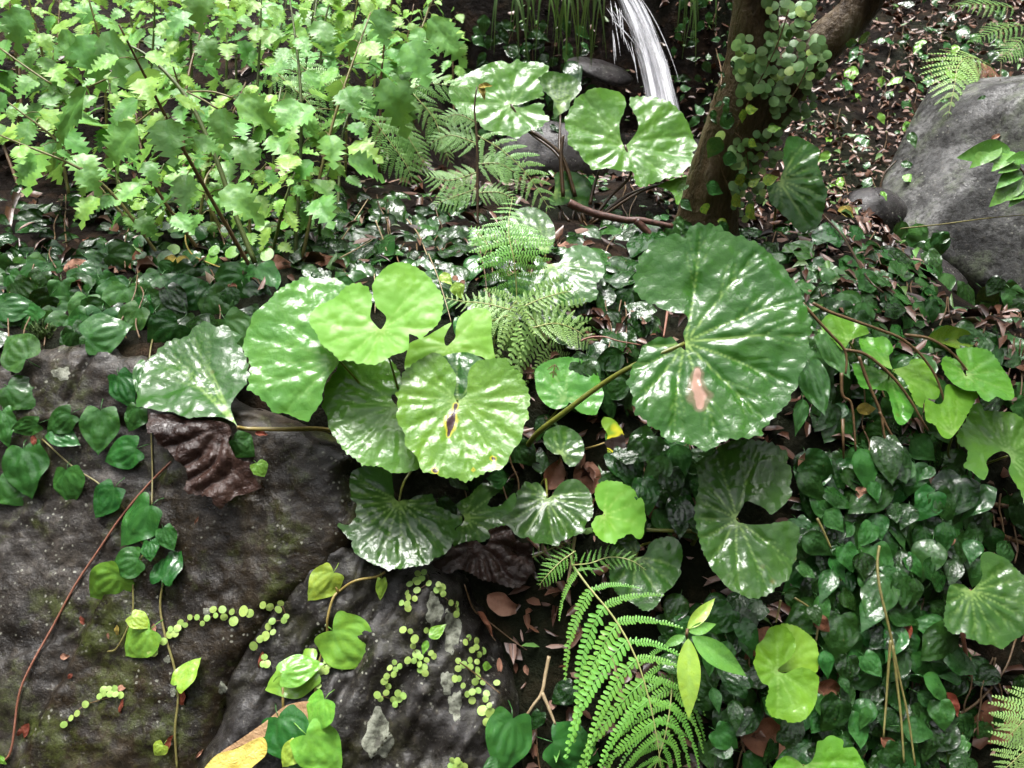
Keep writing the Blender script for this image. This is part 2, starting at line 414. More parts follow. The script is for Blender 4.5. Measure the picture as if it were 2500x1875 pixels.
# ------------------------------------------------------------------ rocks
def sdf(U, Vv, poly):
    P = np.asarray(poly); x = U.ravel(); y = Vv.ravel(); d = np.full(x.shape, 1e9); inside = np.zeros(x.shape, bool)
    n = len(P)
    for i in range(n):
        a = P[i]; b = P[(i+1) % n]; e = b-a; wx = x-a[0]; wy = y-a[1]
        t = np.clip((wx*e[0]+wy*e[1])/max(e@e, 1e-12), 0, 1)
        d = np.minimum(d, np.hypot(wx-e[0]*t, wy-e[1]*t))
        c = ((a[1] > y) != (b[1] > y)) & (x < (b[0]-a[0])*(y-a[1])/((b[1]-a[1]) if b[1] != a[1] else 1e-12)+a[0])
        inside ^= c
    return np.where(inside, d, -d).reshape(U.shape)
SN = Vector((-.06, -.66, .75)).normalized(); SO = Vector((-.35, .87, .635))
def slab(name, pxpoly, off, relief, mat, label, sp=.005, grey=None, tilt=(0, 0)):
    n = (SN+Vector((tilt[0], tilt[1], 0))).normalized(); o = SO+n*off
    e1 = (RT-n*RT.dot(n)).normalized(); e2 = n.cross(e1)
    def uv(px, py):
        p = plane_pt(px, py, o, n)-o; return (p.dot(e1), p.dot(e2))
    poly = [uv(*p) for p in pxpoly]
    us = [p[0] for p in poly]; vs_ = [p[1] for p in poly]
    u = np.arange(min(us)-.06, max(us)+.06, sp); v = np.arange(min(vs_)-.06, max(vs_)+.06, sp)
    U, W = np.meshgrid(u, v)
    e = sdf(U, W, poly) + .02*fbm(U*14, W*14, 3, 5)
    h = relief(U, W, uv)
    h = h - .022*np.exp(-np.clip(e, 0, 1)/.014) - np.where(e < 0, np.minimum(-e*2.4, .16), 0)
    V = np.stack([U*e1[k]+W*e2[k]+h*n[k]+o[k] for k in range(3)], -1).reshape(-1, 3)
    F = grid_faces(len(u), len(v)); keep = (e.ravel()[F] > -.075).all(1); F = F[keep]
    idx = np.unique(F); mp = np.zeros(len(V), int); mp[idx] = np.arange(len(idx)); V = V[idx]; F = mp[F]
    g = grey(U, W, uv).ravel()[idx] if grey is not None else np.zeros(len(V))
    root = thing(name, Vector(V.mean(0)), label, 'rock')
    wpart('rock_face', mesh(name, V, F, attrs={'grey': g*.8}), mat, root)
    bvh(name+str(len(BV)), V, F); return root
def side(U, W, a, b):
    d = np.array(b)-np.array(a); d = d/np.hypot(*d); return (U-a[0])*d[1]-(W-a[1])*d[0]
def rel_a(U, W, uv):
    h = .016*fbm(U*4, W*4, 3, 11)+.007*fbm(U*16, W*16, 4, 12)-.0018*np.exp(-(fbm(U*5+3, W*9, 3, 41)/.015)**2)+.004*fbm(U*60, W*60, 3, 13)
    s = side(U, W, uv(240, 1450), uv(80, 1770)); h += -.012*sm(-.004, .008, s)
    s2 = side(U, W, uv(0, 1615), uv(205, 1530)); h += -.008*sm(-.003, .006, -s2)*sm(0, .02, s)
    c = np.abs(side(U, W, uv(201, 863), uv(144, 975))+.006*fbm(U*30, W*3, 2, 4)); m = sm(.0, .01, -side(U, W, uv(0, 990), uv(300, 985)))
    h += -.012*np.exp(-(c/.004)**2)*m
    s3 = side(U, W, uv(-50, 1025), uv(420, 1010)); h += -.014*sm(-.006, .01, s3+.012*fbm(U*9, W*9, 2, 7))
    return h
def grey_a(U, W, uv):
    s = side(U, W, uv(240, 1450), uv(80, 1770)); s3 = side(U, W, uv(-50, 1025), uv(420, 1010))
    g = np.maximum(sm(-.01, .02, s)*.8, sm(-.01, .01, -s3)*.75)
    return np.clip(g*(.55+.9*fbm(U*7, W*7, 3, 21)+.25), 0, 1)
slab('rock_slab', [(-160, 850), (60, 832), (330, 835), (520, 985), (700, 1045), (835, 1110), (862, 1290), (760, 1400), (640, 1490), (545, 1670), (470, 1960), (-160, 2060)],
     .0, rel_a, M['slab'], 'brown wet rock slab filling the lower left with vines trailing over it', grey=grey_a)
def rel_b(U, W, uv):
    d = (U*.45+W*.9); q = (U*.9-W*.45)
    return .045*np.abs(fbm(q*9, d*2.2, 3, 31))-.028*np.abs(fbm(q*26, d*7, 3, 32))+.010*fbm(U*24, W*24, 4, 33)+.004*fbm(U*70, W*70, 3, 34)
slab_b = slab('slate_rock', [(690, 1400), (800, 1325), (960, 1360), (1110, 1430), (1170, 1580), (1235, 1760), (1275, 1990), (430, 1990), (520, 1730), (590, 1570)],
     -.03, rel_b, M['slate'], 'dark ridged slate rock with pale lichen at the bottom centre', grey=None, tilt=(.08, .03))

def blob(seed, center, rad, rot, amp=.12, flat=0.0, sub=48, cuts=()):
    th = np.linspace(0, math.pi, sub//2+1); ph = np.linspace(0, 2*math.pi, sub, endpoint=False)
    T, Pp = np.meshgrid(th, ph, indexing='ij')
    X = np.stack([np.sin(T)*np.cos(Pp), np.sin(T)*np.sin(Pp), np.cos(T)], -1)
    d = 1+amp*fbm(X[..., 0]*1.7+X[..., 2]*.9+9, X[..., 1]*1.7-X[..., 2]*1.3, 2, seed)+amp*.5*fbm(X[..., 0]*5+X[..., 2]*3, X[..., 1]*5+X[..., 2]*2, 3, seed+3)
    rr = np.random.default_rng(seed)
    for nx_, ny_, nz_, cut in cuts:
        nn = np.array([nx_, ny_, nz_]); nn = nn/np.linalg.norm(nn); pj = (X*nn).sum(-1)*d+.05*fbm(X[..., 0]*3, X[..., 1]*3+X[..., 2]*2, 3, seed+9)
        d = np.where(pj > cut, d*(cut+(pj-cut)*.08)/np.maximum(pj, 1e-6), d)
    for k in range(7):                     # planar facets
        nn = rr.normal(size=3); nn /= np.linalg.norm(nn); cut = rr.uniform(.72, .92)
        pj = (X*nn).sum(-1)*d; d = np.where(pj > cut, d*(cut+(pj-cut)*.3)/pj, d)
    X = X*d[..., None]*np.array(rad)
    Mx = np.array(Matrix.Rotation(rot[2], 3, 'Z') @ Matrix.Rotation(rot[1], 3, 'Y') @ Matrix.Rotation(rot[0], 3, 'X'))
    X = X@Mx.T + np.array(center); ns, n2 = X.shape[0], sub
    F = [(i*n2+k, i*n2+(k+1) % n2, (i+1)*n2+(k+1) % n2, (i+1)*n2+k) for i in range(ns-1) for k in range(n2)]
    return X.reshape(-1, 3), np.array(F)
def boulder(name, px, py, D, rad, rot, seed, mat, label, amp=.12, sub=64, cuts=()):
    c = at(px, py, D); V, F = blob(seed, c, rad, rot, amp, sub=sub, cuts=cuts)
    o = link(name, mesh(name, V-np.array(c), F), mat); o.location = c; tag(o, label, 'boulder'); bvh(name+str(len(BV)), V, F); return o
boulder('boulder', 2520, 545, 2.08, (.50, .42, .50), (0, 0, 0), 5, M['boulder'], 'large grey lichen speckled boulder at the upper right edge', .10, 128, ((-.34, -.70, .62, .50), (-.80, -.10, .60, .62), (-.1, .2, 1, .72), (.1, -.85, .1, .66), (-.6, -.6, -.3, .72), (.4, -.5, .75, .6)))
boulder('boulder', 2150, 690, 1.85, (.20, .16, .085), (.1, .1, -.1), 8, M['darkrock'], 'low dark pitted rock lying in shade below the big boulder', .12, 64)
boulder('stone', 2128, 520, 1.95, (.088, .08, .062), (0, .1, .3), 12, M['darkrock'], 'small smooth purplish stone beside the big grey boulder', .07, 40)
boulder('boulder', 1350, 400, 2.35, (.17, .13, .12), (0, .15, .2), 21, M['darkrock'], 'dark wet rock behind the glossy round leaves near the waterfall', .12, 48)
boulder('boulder', 1465, 175, 2.97, (.13, .10, .035), (0, .25, .1), 23, M['darkrock'], 'mossy rock ledge left of the waterfall', .12, 40)

# ------------------------------------------------------------------ flat leaf building
def inside_poly(P, pts):
    P = np.asarray(P); x = pts[:, 0]; y = pts[:, 1]; ins = np.zeros(len(pts), bool); n = len(P)
    for i in range(n):
        a = P[i]; b = P[(i+1) % n]
        ins ^= ((a[1] > y) != (b[1] > y)) & (x < (b[0]-a[0])*(y-a[1])/((b[1]-a[1]) if b[1] != a[1] else 1e-12)+a[0])
    return ins
def seg_dist(pts, A, B, wA, wB):
    A = np.asarray(A); B = np.asarray(B); e = B-A; L = max(e@e, 1e-14)
    w = pts-A; t = np.clip((w@e)/L, 0, 1); d = np.hypot(*(w-t[:, None]*e).T); return d, wA+(wB-wA)*t
def edge_dist(P, pts):
    d = np.full(len(pts), 1e9); n = len(P)
    for i in range(n): d = np.minimum(d, seg_dist(pts, P[i], P[(i+1) % n], 0, 0)[0])
    return d
def fill(poly, sp):
    P = np.asarray(poly, float); mn = P.min(0); mx = P.max(0)
    gx = np.arange(mn[0], mx[0], sp); gy = np.arange(mn[1], mx[1], sp*.87); G = []
    for j, y in enumerate(gy): G += [(x+(sp/2 if j % 2 else 0), y) for x in gx]
    G = np.array(G) if G else np.zeros((0, 2))
    if len(G): G = G[inside_poly(P, G)]
    if len(G): G = G[edge_dist(P, G) > sp*.45]
    n = len(P); vv = [Vector(p) for p in P]+[Vector(p) for p in G]
    r = delaunay_2d_cdt(vv, [(i, (i+1) % n) for i in range(n)], [list(range(n))], 1, 1e-9)
    return np.array([(v.x, v.y) for v in r[0]]), [tuple(f) for f in r[2]]
def veins_polar(A, poly, n=10, seed=0, fork=True):
    rr = random.Random(seed); A = np.asarray(A, float); P = np.asarray(poly); segs = []
    def reach(th):
        d = np.array([math.cos(th), math.sin(th)]); best = 0; m = len(P); hs_ = []
        for i in range(m):
            a = P[i]-A; b = P[(i+1) % m]-A; e = b-a; den = d[0]*e[1]-d[1]*e[0]
            if abs(den) < 1e-12: continue
            t = (a[0]*e[1]-a[1]*e[0])/den; s = (a[0]*d[1]-a[1]*d[0])/den
            if t > 1e-6 and 0 <= s <= 1: hs_.append(t)
        return min([h for h in hs_ if h > .07*np.ptp(P)] or [0]), hs_
    N = 120; ths = [2*math.pi*k/N for k in range(N)]; rs = []
    for th in ths:
        p = A+np.array([math.cos(th), math.sin(th)])*np.ptp(P)*.04
        rs.append(reach(th)[0] if inside_poly(P, np.array([p]))[0] else 0)
    mxr = max(rs); good = [(t, r) for t, r in zip(ths, rs) if r > .3*mxr]
    # order along the covered arc
    if not good: return segs
    gap = max(range(len(good)), key=lambda i: (good[(i+1) % len(good)][0]-good[i][0]) % (2*math.pi) or 0)
    order = good[gap+1:]+good[:gap+1]
    step = (len(order)-1)/max(n-1, 1)
    for k in range(n):
        i = min(len(order)-1, int(round(k*step+rr.uniform(-.12, .12)*step)) if 0 < k < n-1 else int(round(k*step*.98+.01)))
        i = max(0, i); th, r = order[i]
        if k == 0: th, r = order[min(1, len(order)-1)]
        if k == n-1: th, r = order[-2] if len(order) > 1 else order[-1]
        cur = A; w = 1.0; bend = rr.uniform(-.10, .10); L = r*.93; m = 6
        for j in range(m):
            a2 = th+bend*(j/m)
            nxt = A+np.array([math.cos(a2), math.sin(a2)])*L*((j+1)/m)
            segs.append((cur, nxt, w, w-.14)); w -= .14
            if fork and j in (2, 3, 4):
                for sgn in ((-1, 1) if j == 3 else ((1,) if j == 2 else (-1,))):
                    b = nxt+np.array([math.cos(a2+sgn*.42), math.sin(a2+sgn*.42)])*L*(.30-.03*j)
                    b2 = b+np.array([math.cos(a2+sgn*.25), math.sin(a2+sgn*.25)])*L*.10
                    segs.append((nxt, b, w*.7, w*.35)); segs.append((b, b2, w*.35, .1))
            cur = nxt
    return segs
def vein_attr(pts, segs, width):
    v = np.zeros(len(pts)); dm = np.full(len(pts), 1e9)
    for a, b, wa, wb in segs:
        d, w = seg_dist(pts, a, b, wa, wb); w = np.maximum(w, .08)
        v = np.maximum(v, np.clip(w*1.1, 0, 1)*np.exp(-(d/(width*(.35+.65*w)))**2)); dm = np.minimum(dm, d/(.3+.7*np.clip(w, 0, 1)))
    return v, dm
def resample(poly, step, smoothit=True):
    P = [Vector((p[0], p[1], 0)) for p in poly]; n = len(P); outp = []
    for i in range(n):
        a, b, c, d = P[i-1], P[i], P[(i+1) % n], P[(i+2) % n]; L = (c-b).length; m = max(1, int(round(L/step)))
        for k in range(m):
            t = k/m
            q = .5*((2*b)+(c-a)*t+(2*a-5*b+4*c-d)*t*t+(3*b-a-3*c+d)*t**3) if smoothit else b.lerp(c, t)
            outp.append((q.x, q.y))
    return np.array(outp)
def traced(outline_px, A_px, adv, n, mat, root, veins=10, seed=0, bowl=0.0, quilt=.006, und=.012, teeth=True, marks=None, name='leaf', step=5.0,
           petiole=None, pet_mat=None, D=None, fork=True, sharp=0.0, pr=3.2, which=None):
    """a leaf whose margin is set out in its own inclined plane, then quilted and curved"""
    n = Vector(n).normalized()
    if D is None:
        g, _ = hit(*A_px, which); A = g - ray(*A_px)*adv
    else: A = at(A_px[0], A_px[1], D)
    e1 = (RT-n*RT.dot(n)).normalized(); e2 = n.cross(e1)
    mpp = depth(A)/FPX
    P = resample(outline_px, step*.9)
    if teeth:
        c = np.array(A_px); m = len(P); d = np.hypot(*(P-c).T); far = d > .38*d.max()
        tang = np.roll(P, -1, 0)-np.roll(P, 1, 0); nor = np.stack([tang[:, 1], -tang[:, 0]], 1); nor /= np.maximum(np.hypot(*nor.T), 1e-6)[:, None]
        sg = np.sign(((P-c)*nor).sum(1).mean()); nor *= sg
        s = np.cumsum(np.hypot(*tang.T)/2); rr = random.Random(seed+5); per = rr.uniform(17, 22)*max(.6, d.max()/200)
        phs = (s/per+.55*np.sin(s/70+seed)+.3*np.sin(s/31)) % 1; tooth = np.where(phs < .62, phs/.62, (1-phs)/.38)
        P = P+nor*((tooth-.5)*(3.6+2.2*np.sin(s/53+seed))*max(.6, d.max()/200)*far)[:, None]
    uv = []
    for p in P:
        w = plane_pt(p[0], p[1], A, n)-A; uv.append((w.dot(e1), w.dot(e2)))
    uv = np.array(uv)
    pts, F = fill(uv, step*mpp*1.05)
    segs = veins_polar((0, 0), uv, veins, seed, fork)
    v, _ = vein_attr(pts, segs, 2.1*mpp)
    _, d1 = vein_attr(pts, [q for q in segs if q[2] > .99-.14*5.5 and q[2]-q[3] < .15], 1.5*mpp); _, d2 = vein_attr(pts, [q for q in segs if not (q[2] > .99-.14*5.5 and q[2]-q[3] < .15)] or segs, 1.5*mpp)
    Rr = np.hypot(*uv.T).max(); rr_ = np.hypot(*pts.T)/Rr; ed = edge_dist(uv, pts)
    th = np.arctan2(pts[:, 1], pts[:, 0])
    quilt *= .30
    w = quilt*(.8*(1-np.exp(-(d1/(15*mpp))**2))+.35*(1-np.exp(-(d2/(9*mpp))**2)))*sm(0, .25, rr_)
    w += quilt*.5*fbm(pts[:, 0]*32+seed, pts[:, 1]*32, 2, seed+31)*sm(.2, .6, rr_)
    bowl *= .5; und *= .6
    w += bowl*rr_**2*Rr + und*Rr/.12*fbm(pts[:, 0]*9+seed*3.1, pts[:, 1]*9-seed, 3, seed) + .0022*fbm(pts[:, 0]*70, pts[:, 1]*70, 2, seed+2)
    w += und*.55*np.sin(th*(3+seed % 3)+seed)*rr_**2.5
    if sharp: w += sharp*1.5*np.abs(np.sin(th*6+7*fbm(pts[:, 0]*9, pts[:, 1]*9, 2, seed+6)))*sm(.05, .5, rr_) + sharp*fbm(pts[:, 0]*38+seed, pts[:, 1]*38, 4, seed+4)+sharp*1.3*np.abs(fbm(pts[:, 0]*24+seed, pts[:, 1]*24, 3, seed+8))
    at_ = {'vein': v}
    if marks:
        mk = np.zeros(len(pts))
        for mp_ in marks:                                   # polyline of (px,py,radius px)
            for (x0, y0, r0), (x1, y1, r1) in zip(mp_[:-1], mp_[1:]):
                a = plane_pt(x0, y0, A, n)-A; b = plane_pt(x1, y1, A, n)-A
                d, wd = seg_dist(pts, (a.dot(e1), a.dot(e2)), (b.dot(e1), b.dot(e2)), r0*mpp, r1*mpp)
                mk = np.maximum(mk, np.clip(1-d/wd*.5+.5*fbm(pts[:, 0]*60, pts[:, 1]*60, 2, 3), 0, 1))
        at_['mark'] = mk
    V = np.stack([pts[:, 0]*e1[k]+pts[:, 1]*e2[k]+w*n[k]+A[k] for k in range(3)], -1)
    F = [f if ((pts[f[1]]-pts[f[0]])[0]*(pts[f[2]]-pts[f[0]])[1]-(pts[f[1]]-pts[f[0]])[1]*(pts[f[2]]-pts[f[0]])[0]) > 0 else f[::-1] for f in F]
    o = wpart(name, mesh(name, V, F, attrs=at_), mat, root)
    if petiole:
        path = [A-n*.001]
        for q in petiole:
            if len(q) == 3: g, _ = hit(q[0], q[1]); path.append(g-ray(q[0], q[1])*q[2])
            else: path.append(at(q[0], q[1], q[3]))
        if len(path) == 2:
            mid = path[0].lerp(path[1], .5); path.insert(1, mid-n*.02)
        pm = mpp*pr
        pe = link('petiole', tube('petiole', smooth_path(path, 7), [pm*.75, pm, pm*1.15], 8), pet_mat or M['pet_green'], o)
    return o

# ------------------------------------------------------------------ leopard plants
def base_at(px, py): return hit(px, py)[0]
n0 = (0, -.5, 1)
# --- central clump
r = thing('leopard_plant', base_at(1010, 1130), 'large central leopard plant with two bright young leaves above glossy round ones', 'plant')
L1 = Z(580, 640, [(1400, 660), (1440, 600), (1452, 540), (1405, 490), (1358, 450), (1338, 380), (1322, 300), (1334, 220), (1400, 140), (1500, 70), (1600, 45), (1700, 55), (1800, 100), (1880, 165), (1930, 230), (1990, 310), (2010, 380), (2008, 460), (1990, 550), (1950, 620), (1850, 700), (1790, 755), (1740, 725), (1680, 705), (1675, 760), (1670, 850), (1600, 900), (1500, 940), (1420, 990), (1340, 1025), (1250, 1005), (1180, 1000), (1100, 970), (1000, 970), (940, 910), (860, 850), (810, 800), (780, 720), (715, 630), (715, 560), (740, 500), (800, 440), (880, 400), (960, 360), (1020, 300), (1090, 250), (1190, 228), (1250, 258), (1290, 280), (1310, 340), (1318, 410), (1304, 480), (1300, 550), (1350, 620)])
traced(L1, (930, 805), .21, (.02, -.55, 1), M['lp_young'], r, 11, 1, .12, .004, .012, petiole=[(985, 1000, .08), (1010, 1130, 0)])
L2 = Z(580, 640, [(1000, 960), (1060, 700), (1150, 400), (1110, 240), (1050, 200), (950, 130), (880, 130), (800, 140), (740, 125), (650, 120), (590, 150), (520, 190), (440, 240), (370, 300), (330, 350), (250, 420), (170, 490), (130, 540), (125, 600), (80, 660), (75, 710), (50, 770), (45, 840), (70, 900), (110, 960), (120, 1060), (110, 1150), (100, 1250), (180, 1290), (230, 1340), (290, 1390), (350, 1470), (450, 1470), (510, 1490), (600, 1530), (690, 1550), (740, 1470), (800, 1410), (830, 1330), (850, 1230), (885, 1140), (930, 1080), (980, 1010)])
traced(L2, (829, 880), .15, (.15, -.68, 1), M['lp_mid'], r, 9, 2, -.10, .004, .014, petiole=[(930, 1000, .06), (1005, 1130, 0)])
L21 = Z5([(695, 590), (740, 540), (745, 480), (765, 410), (800, 370), (850, 350), (910, 340), (965, 370), (975, 430), (975, 520), (985, 600), (998, 680), (960, 690), (915, 660), (870, 655), (820, 680), (780, 740), (760, 850), (680, 870), (560, 840), (460, 780), (410, 720), (430, 620), (450, 570), (540, 535), (620, 490), (715, 440), (690, 500), (670, 550), (680, 590)])
traced(L21, Z5([(695, 592)])[0], .09, (-.1, -.6, 1), M['lp_young'], r, 9, 6, -.12, .005, .010, teeth=False, petiole=[(1070, 950, .05), (1020, 1130, 0)])
L3 = Z(780, 790, [(1350, 745), (1430, 690), (1445, 600), (1450, 500), (1490, 420), (1560, 370), (1640, 365), (1720, 350), (1830, 355), (1850, 400), (1920, 460), (1970, 490), (1990, 560), (2020, 610), (2050, 700), (2055, 790), (2030, 850), (2045, 940), (2000, 1000), (1985, 1080), (1960, 1180), (1900, 1240), (1860, 1310), (1840, 1360), (1780, 1440), (1640, 1470), (1600, 1490), (1530, 1520), (1430, 1565), (1360, 1530), (1300, 1520), (1220, 1520), (1150, 1490), (1060, 1475), (1010, 1465), (980, 1400), (960, 1330), (900, 1260), (840, 1200), (840, 1100), (800, 1030), (760, 960), (765, 860), (770, 780), (750, 700), (800, 630), (800, 540), (830, 470), (880, 430), (960, 370), (1040, 330), (1100, 295), (1180, 310), (1230, 350), (1290, 430), (1330, 500), (1335, 580), (1320, 650), (1310, 700)])
traced(L3, (1117, 976), .165, (.02, -.62, 1), M['lp_spot'], r, 13, 3, .14, .006, .012,
       marks=[Z(780, 790, [(1335, 790), (1310, 880), (1270, 950), (1275, 1010), (1255, 1090)]) and [(1113, 988, 5), (1108, 1010, 6), (1099, 1026, 11), (1098, 1042, 10), (1094, 1064, 4)], [(1203, 1122, 5), (1207, 1124, 4)], [(1061, 1152, 5), (1066, 1156, 4)], [(1155, 1150, 3), (1156, 1152, 3)]],
       petiole=[(1075, 1050, .05), (1020, 1135, 0)])
traced(Z(780, 790, [(1345, 760), (1100, 900), (950, 700), (1050, 420), (1250, 300), (1450, 280), (1650, 420), (1620, 700), (1500, 860)]), (1117, 980), .12, (.0, -.62, 1), M['lp_dark'], r, 7, 61, -.05, .004, .008, petiole=[(1080, 1050, .04), (1020, 1135, 0)])
L4 = Z(780, 790, [(760, 800), (705, 730), (705, 690), (745, 690), (800, 640), (800, 560), (790, 490), (770, 450), (700, 360), (600, 330), (400, 330), (200, 380), (180, 450), (130, 500), (90, 560), (50, 620), (40, 720), (15, 790), (50, 850), (80, 930), (75, 970), (110, 1050), (150, 1110), (190, 1170), (240, 1240), (260, 1270), (330, 1310), (400, 1370), (420, 1390), (500, 1390), (600, 1400), (700, 1450), (800, 1450), (900, 1435), (980, 1400), (980, 1300), (1000, 1200), (950, 1000), (900, 850)])
traced(L4, (970, 990), .115, (.06, -.55, 1), M['lp_mid'], r, 10, 4, -.06, .006, .012, petiole=[(985, 1060, .03), (1010, 1135, 0)])
L5 = Z(330, 790, [(1000, 1010), (955, 900), (935, 800), (990, 700), (1060, 630), (1105, 560), (1110, 450), (1080, 320), (1000, 220), (960, 130), (890, 110), (830, 120), (760, 90), (700, 80), (620, 110), (540, 170), (460, 190), (380, 200), (300, 240), (230, 290), (170, 350), (140, 380), (100, 430), (70, 550), (40, 670), (20, 760), (30, 840), (130, 855), (200, 870), (300, 885), (390, 880), (450, 920), (550, 940), (700, 930), (850, 930), (960, 970)])
traced(L5, (578, 1042), .055, (.0, -.25, 1), M['lp_dark'], r, 8, 5, .10, .007, .016, petiole=[(610, 1047, .045), (700, 1048, .05), (800, 1050, .04), (900, 1085, .03), (1000, 1130, .0)], pet_mat=M['pet_tan'], pr=6)
L6 = Z(800, 1100, [(695, 490), (745, 472), (800, 470), (860, 440), (960, 430), (1030, 440), (1050, 500), (1070, 540), (1150, 580), (1240, 630), (1310, 650), (1310, 720), (1240, 770), (1270, 820), (1240, 870), (1200, 960), (1130, 1030), (1040, 1070), (1000, 1120), (930, 1140), (870, 1150), (790, 1160), (720, 1175), (640, 1170), (610, 1195), (530, 1150), (440, 1120), (380, 1080), (290, 1030), (255, 980), (232, 905), (262, 885), (220, 880), (150, 800), (105, 750), (110, 700), (95, 640), (105, 560), (70, 490), (90, 450), (130, 380), (140, 330), (150, 260), (220, 220), (290, 180), (370, 160), (440, 150), (540, 180), (620, 220), (632, 300), (645, 400), (652, 460)])
traced(L6, (974, 1222), .095, (.03, -.46, 1), M['lp_dark'], r, 13, 7, .12, .006, .012, petiole=[(985, 1180, .03), (1010, 1140, 0)])
# --- big right leaf clump
r = thing('leopard_plant', base_at(1275, 1110), 'leopard plant bearing the largest round leaf, scarred pink, on a long olive stalk', 'plant')
b3 = [(690, 1190), (690, 1262), (630, 1205), (560, 1130), (500, 1145), (430, 1130), (380, 1160), (280, 1210), (250, 1290), (230, 1350), (170, 1420), (150, 1520), (115, 1610), (165, 1670), (170, 1740), (190, 1830), (210, 1910), (290, 1950), (340, 2020), (430, 2050), (460, 2110), (540, 2170), (640, 2170), (760, 2200), (850, 2250), (900, 2260), (1000, 2210), (1080, 2160), (1200, 2150), (1300, 2140), (1420, 2120), (1430, 2070), (1490, 2000), (1560, 1930), (1630, 1850), (1700, 1780), (1720, 1700), (1780, 1640), (1780, 1560), (1830, 1460), (1880, 1380), (1920, 1310), (1870, 1210), (1900, 1130), (1910, 1040), (1890, 960), (1860, 880), (1830, 790), (1800, 700), (1740, 600), (1700, 560), (1650, 480), (1560, 400), (1520, 350), (1440, 300), (1370, 250), (1280, 220), (1200, 190), (1110, 170), (1080, 140), (980, 90), (890, 90), (800, 85), (730, 100), (710, 160), (690, 210), (620, 170), (540, 170), (460, 190), (380, 210), (330, 260), (310, 310), (260, 340), (230, 400), (210, 490), (190, 550), (190, 640), (220, 720), (290, 770), (310, 800), (380, 810), (440, 850), (520, 880), (600, 900), (680, 910), (712, 950), (715, 1000), (672, 1100)]
L12 = Z(1500, 540, b3)
traced(L12, (1672, 838), .20, (-.16, -.70, 1), M['lp_scar'], r, 11, 8, .10, .011, .014, step=5.5,
       marks=[[(1702, 905, 7), (1703, 940, 15), (1706, 975, 19), (1707, 995, 12)]],
       petiole=[(1545, 893, .17), (1460, 945, .13), (1380, 1005, .10), (1310, 1060, .06), (1275, 1110, .0)], pr=7)
L20 = Z5([(1440, 945), (1462, 920), (1470, 960), (1440, 990), (1380, 1000), (1320, 970), (1270, 900), (1255, 820), (1260, 740), (1350, 690), (1480, 670), (1580, 700), (1650, 760), (1680, 850), (1695, 920), (1660, 1010), (1640, 1040), (1560, 1030), (1510, 1000), (1480, 960)])
traced(L20, Z5([(1450, 940)])[0], .05, (0, -.6, 1), M['lp_mid'], r, 9, 9, .05, .004, .008, petiole=[(1330, 1040, .02), (1278, 1112, 0)])
# --- small leaves in the lower middle
r = thing('leopard_plant', base_at(1300, 1230), 'low leopard plant with two dark glossy leaves above the crumpled brown leaf', 'plant')
L7 = Z(1220, 1100, [(465, 455), (500, 445), (530, 400), (580, 340), (640, 300), (700, 285), (760, 290), (830, 340), (880, 400), (900, 470), (910, 560), (905, 650), (870, 700), (830, 740), (830, 800), (780, 830), (700, 850), (650, 870), (600, 880), (570, 930), (480, 915), (420, 910), (340, 915), (270, 860), (220, 880), (150, 840), (90, 760), (0, 690), (30, 660), (120, 600), (165, 490), (165, 410), (200, 380), (250, 310), (310, 320), (370, 310), (420, 350), (452, 410)])
traced(L7, (1336, 1213), .07, (.02, -.45, 1), M['lp_dark'], r, 11, 10, .08, .009, .016, petiole=[(1330, 1170, .02), (1300, 1230, 0)])
L8 = Z(800, 1100, [(1335, 655), (1290, 590), (1260, 530), (1320, 480), (1390, 440), (1450, 370), (1530, 320), (1600, 340), (1650, 370), (1720, 380), (1650, 430), (1590, 480), (1565, 545), (1640, 560), (1720, 520), (1820, 430), (1850, 500), (1870, 600), (1800, 700), (1700, 780), (1600, 850), (1500, 900), (1440, 880), (1300, 910), (1230, 940), (1230, 870), (1260, 820), (1250, 770), (1310, 720)])
traced(L8, (1134, 1264), .045, (.0, -.5, 1), M['lp_dark'], r, 10, 11, .06, .006, .012, petiole=[(1180, 1250, .01), (1290, 1235, 0)])
r = thing('leopard_plant', base_at(1640, 1320), 'leopard plant with one small pale lime leaf in front of dark leaves', 'plant')
L9 = Z(1220, 1100, [(1012, 625), (1015, 600), (970, 560), (940, 490), (925, 430), (935, 370), (960, 330), (1030, 295), (1100, 300), (1170, 310), (1220, 340), (1280, 365), (1320, 410), (1370, 460), (1400, 510), (1415, 600), (1430, 680), (1415, 720), (1410, 780), (1400, 830), (1370, 865), (1320, 850), (1300, 820), (1240, 820), (1210, 850), (1150, 870), (1130, 915), (1080, 910), (1010, 890), (950, 840), (920, 800), (895, 720), (920, 680), (940, 640)])
traced(L9, (1473, 1257), .095, (.1, -.6, 1), M['lp_young'], r, 8, 12, .08, .002, .008, petiole=[(1560, 1290, .05), (1640, 1296, .04), (1700, 1300, .02), (1690, 1330, 0)], pr=5)
L10 = Z(1220, 1100, [(1340, 1040), (1400, 1030), (1430, 990), (1450, 930), (1500, 880), (1580, 855), (1680, 850), (1740, 900), (1770, 960), (1780, 1050), (1760, 1150), (1770, 1200), (1720, 1280), (1680, 1340), (1600, 1400), (1540, 1500), (1480, 1560), (1400, 1570), (1300, 1500), (1200, 1440), (1130, 1380), (1070, 1270), (1070, 1150), (1060, 1030), (1100, 930), (1200, 860), (1280, 850), (1350, 900), (1370, 960), (1312, 1030)])
traced(L10, (1553, 1358), .06, (.05, -.55, 1), M['lp_dark'], r, 10, 13, .05, .006, .012, petiole=[(1570, 1330, .02), (1640, 1320, 0)])
r = thing('leopard_plant', base_at(1830, 1290), 'leopard plant with a single wide dark leaf just below the largest leaf', 'plant')
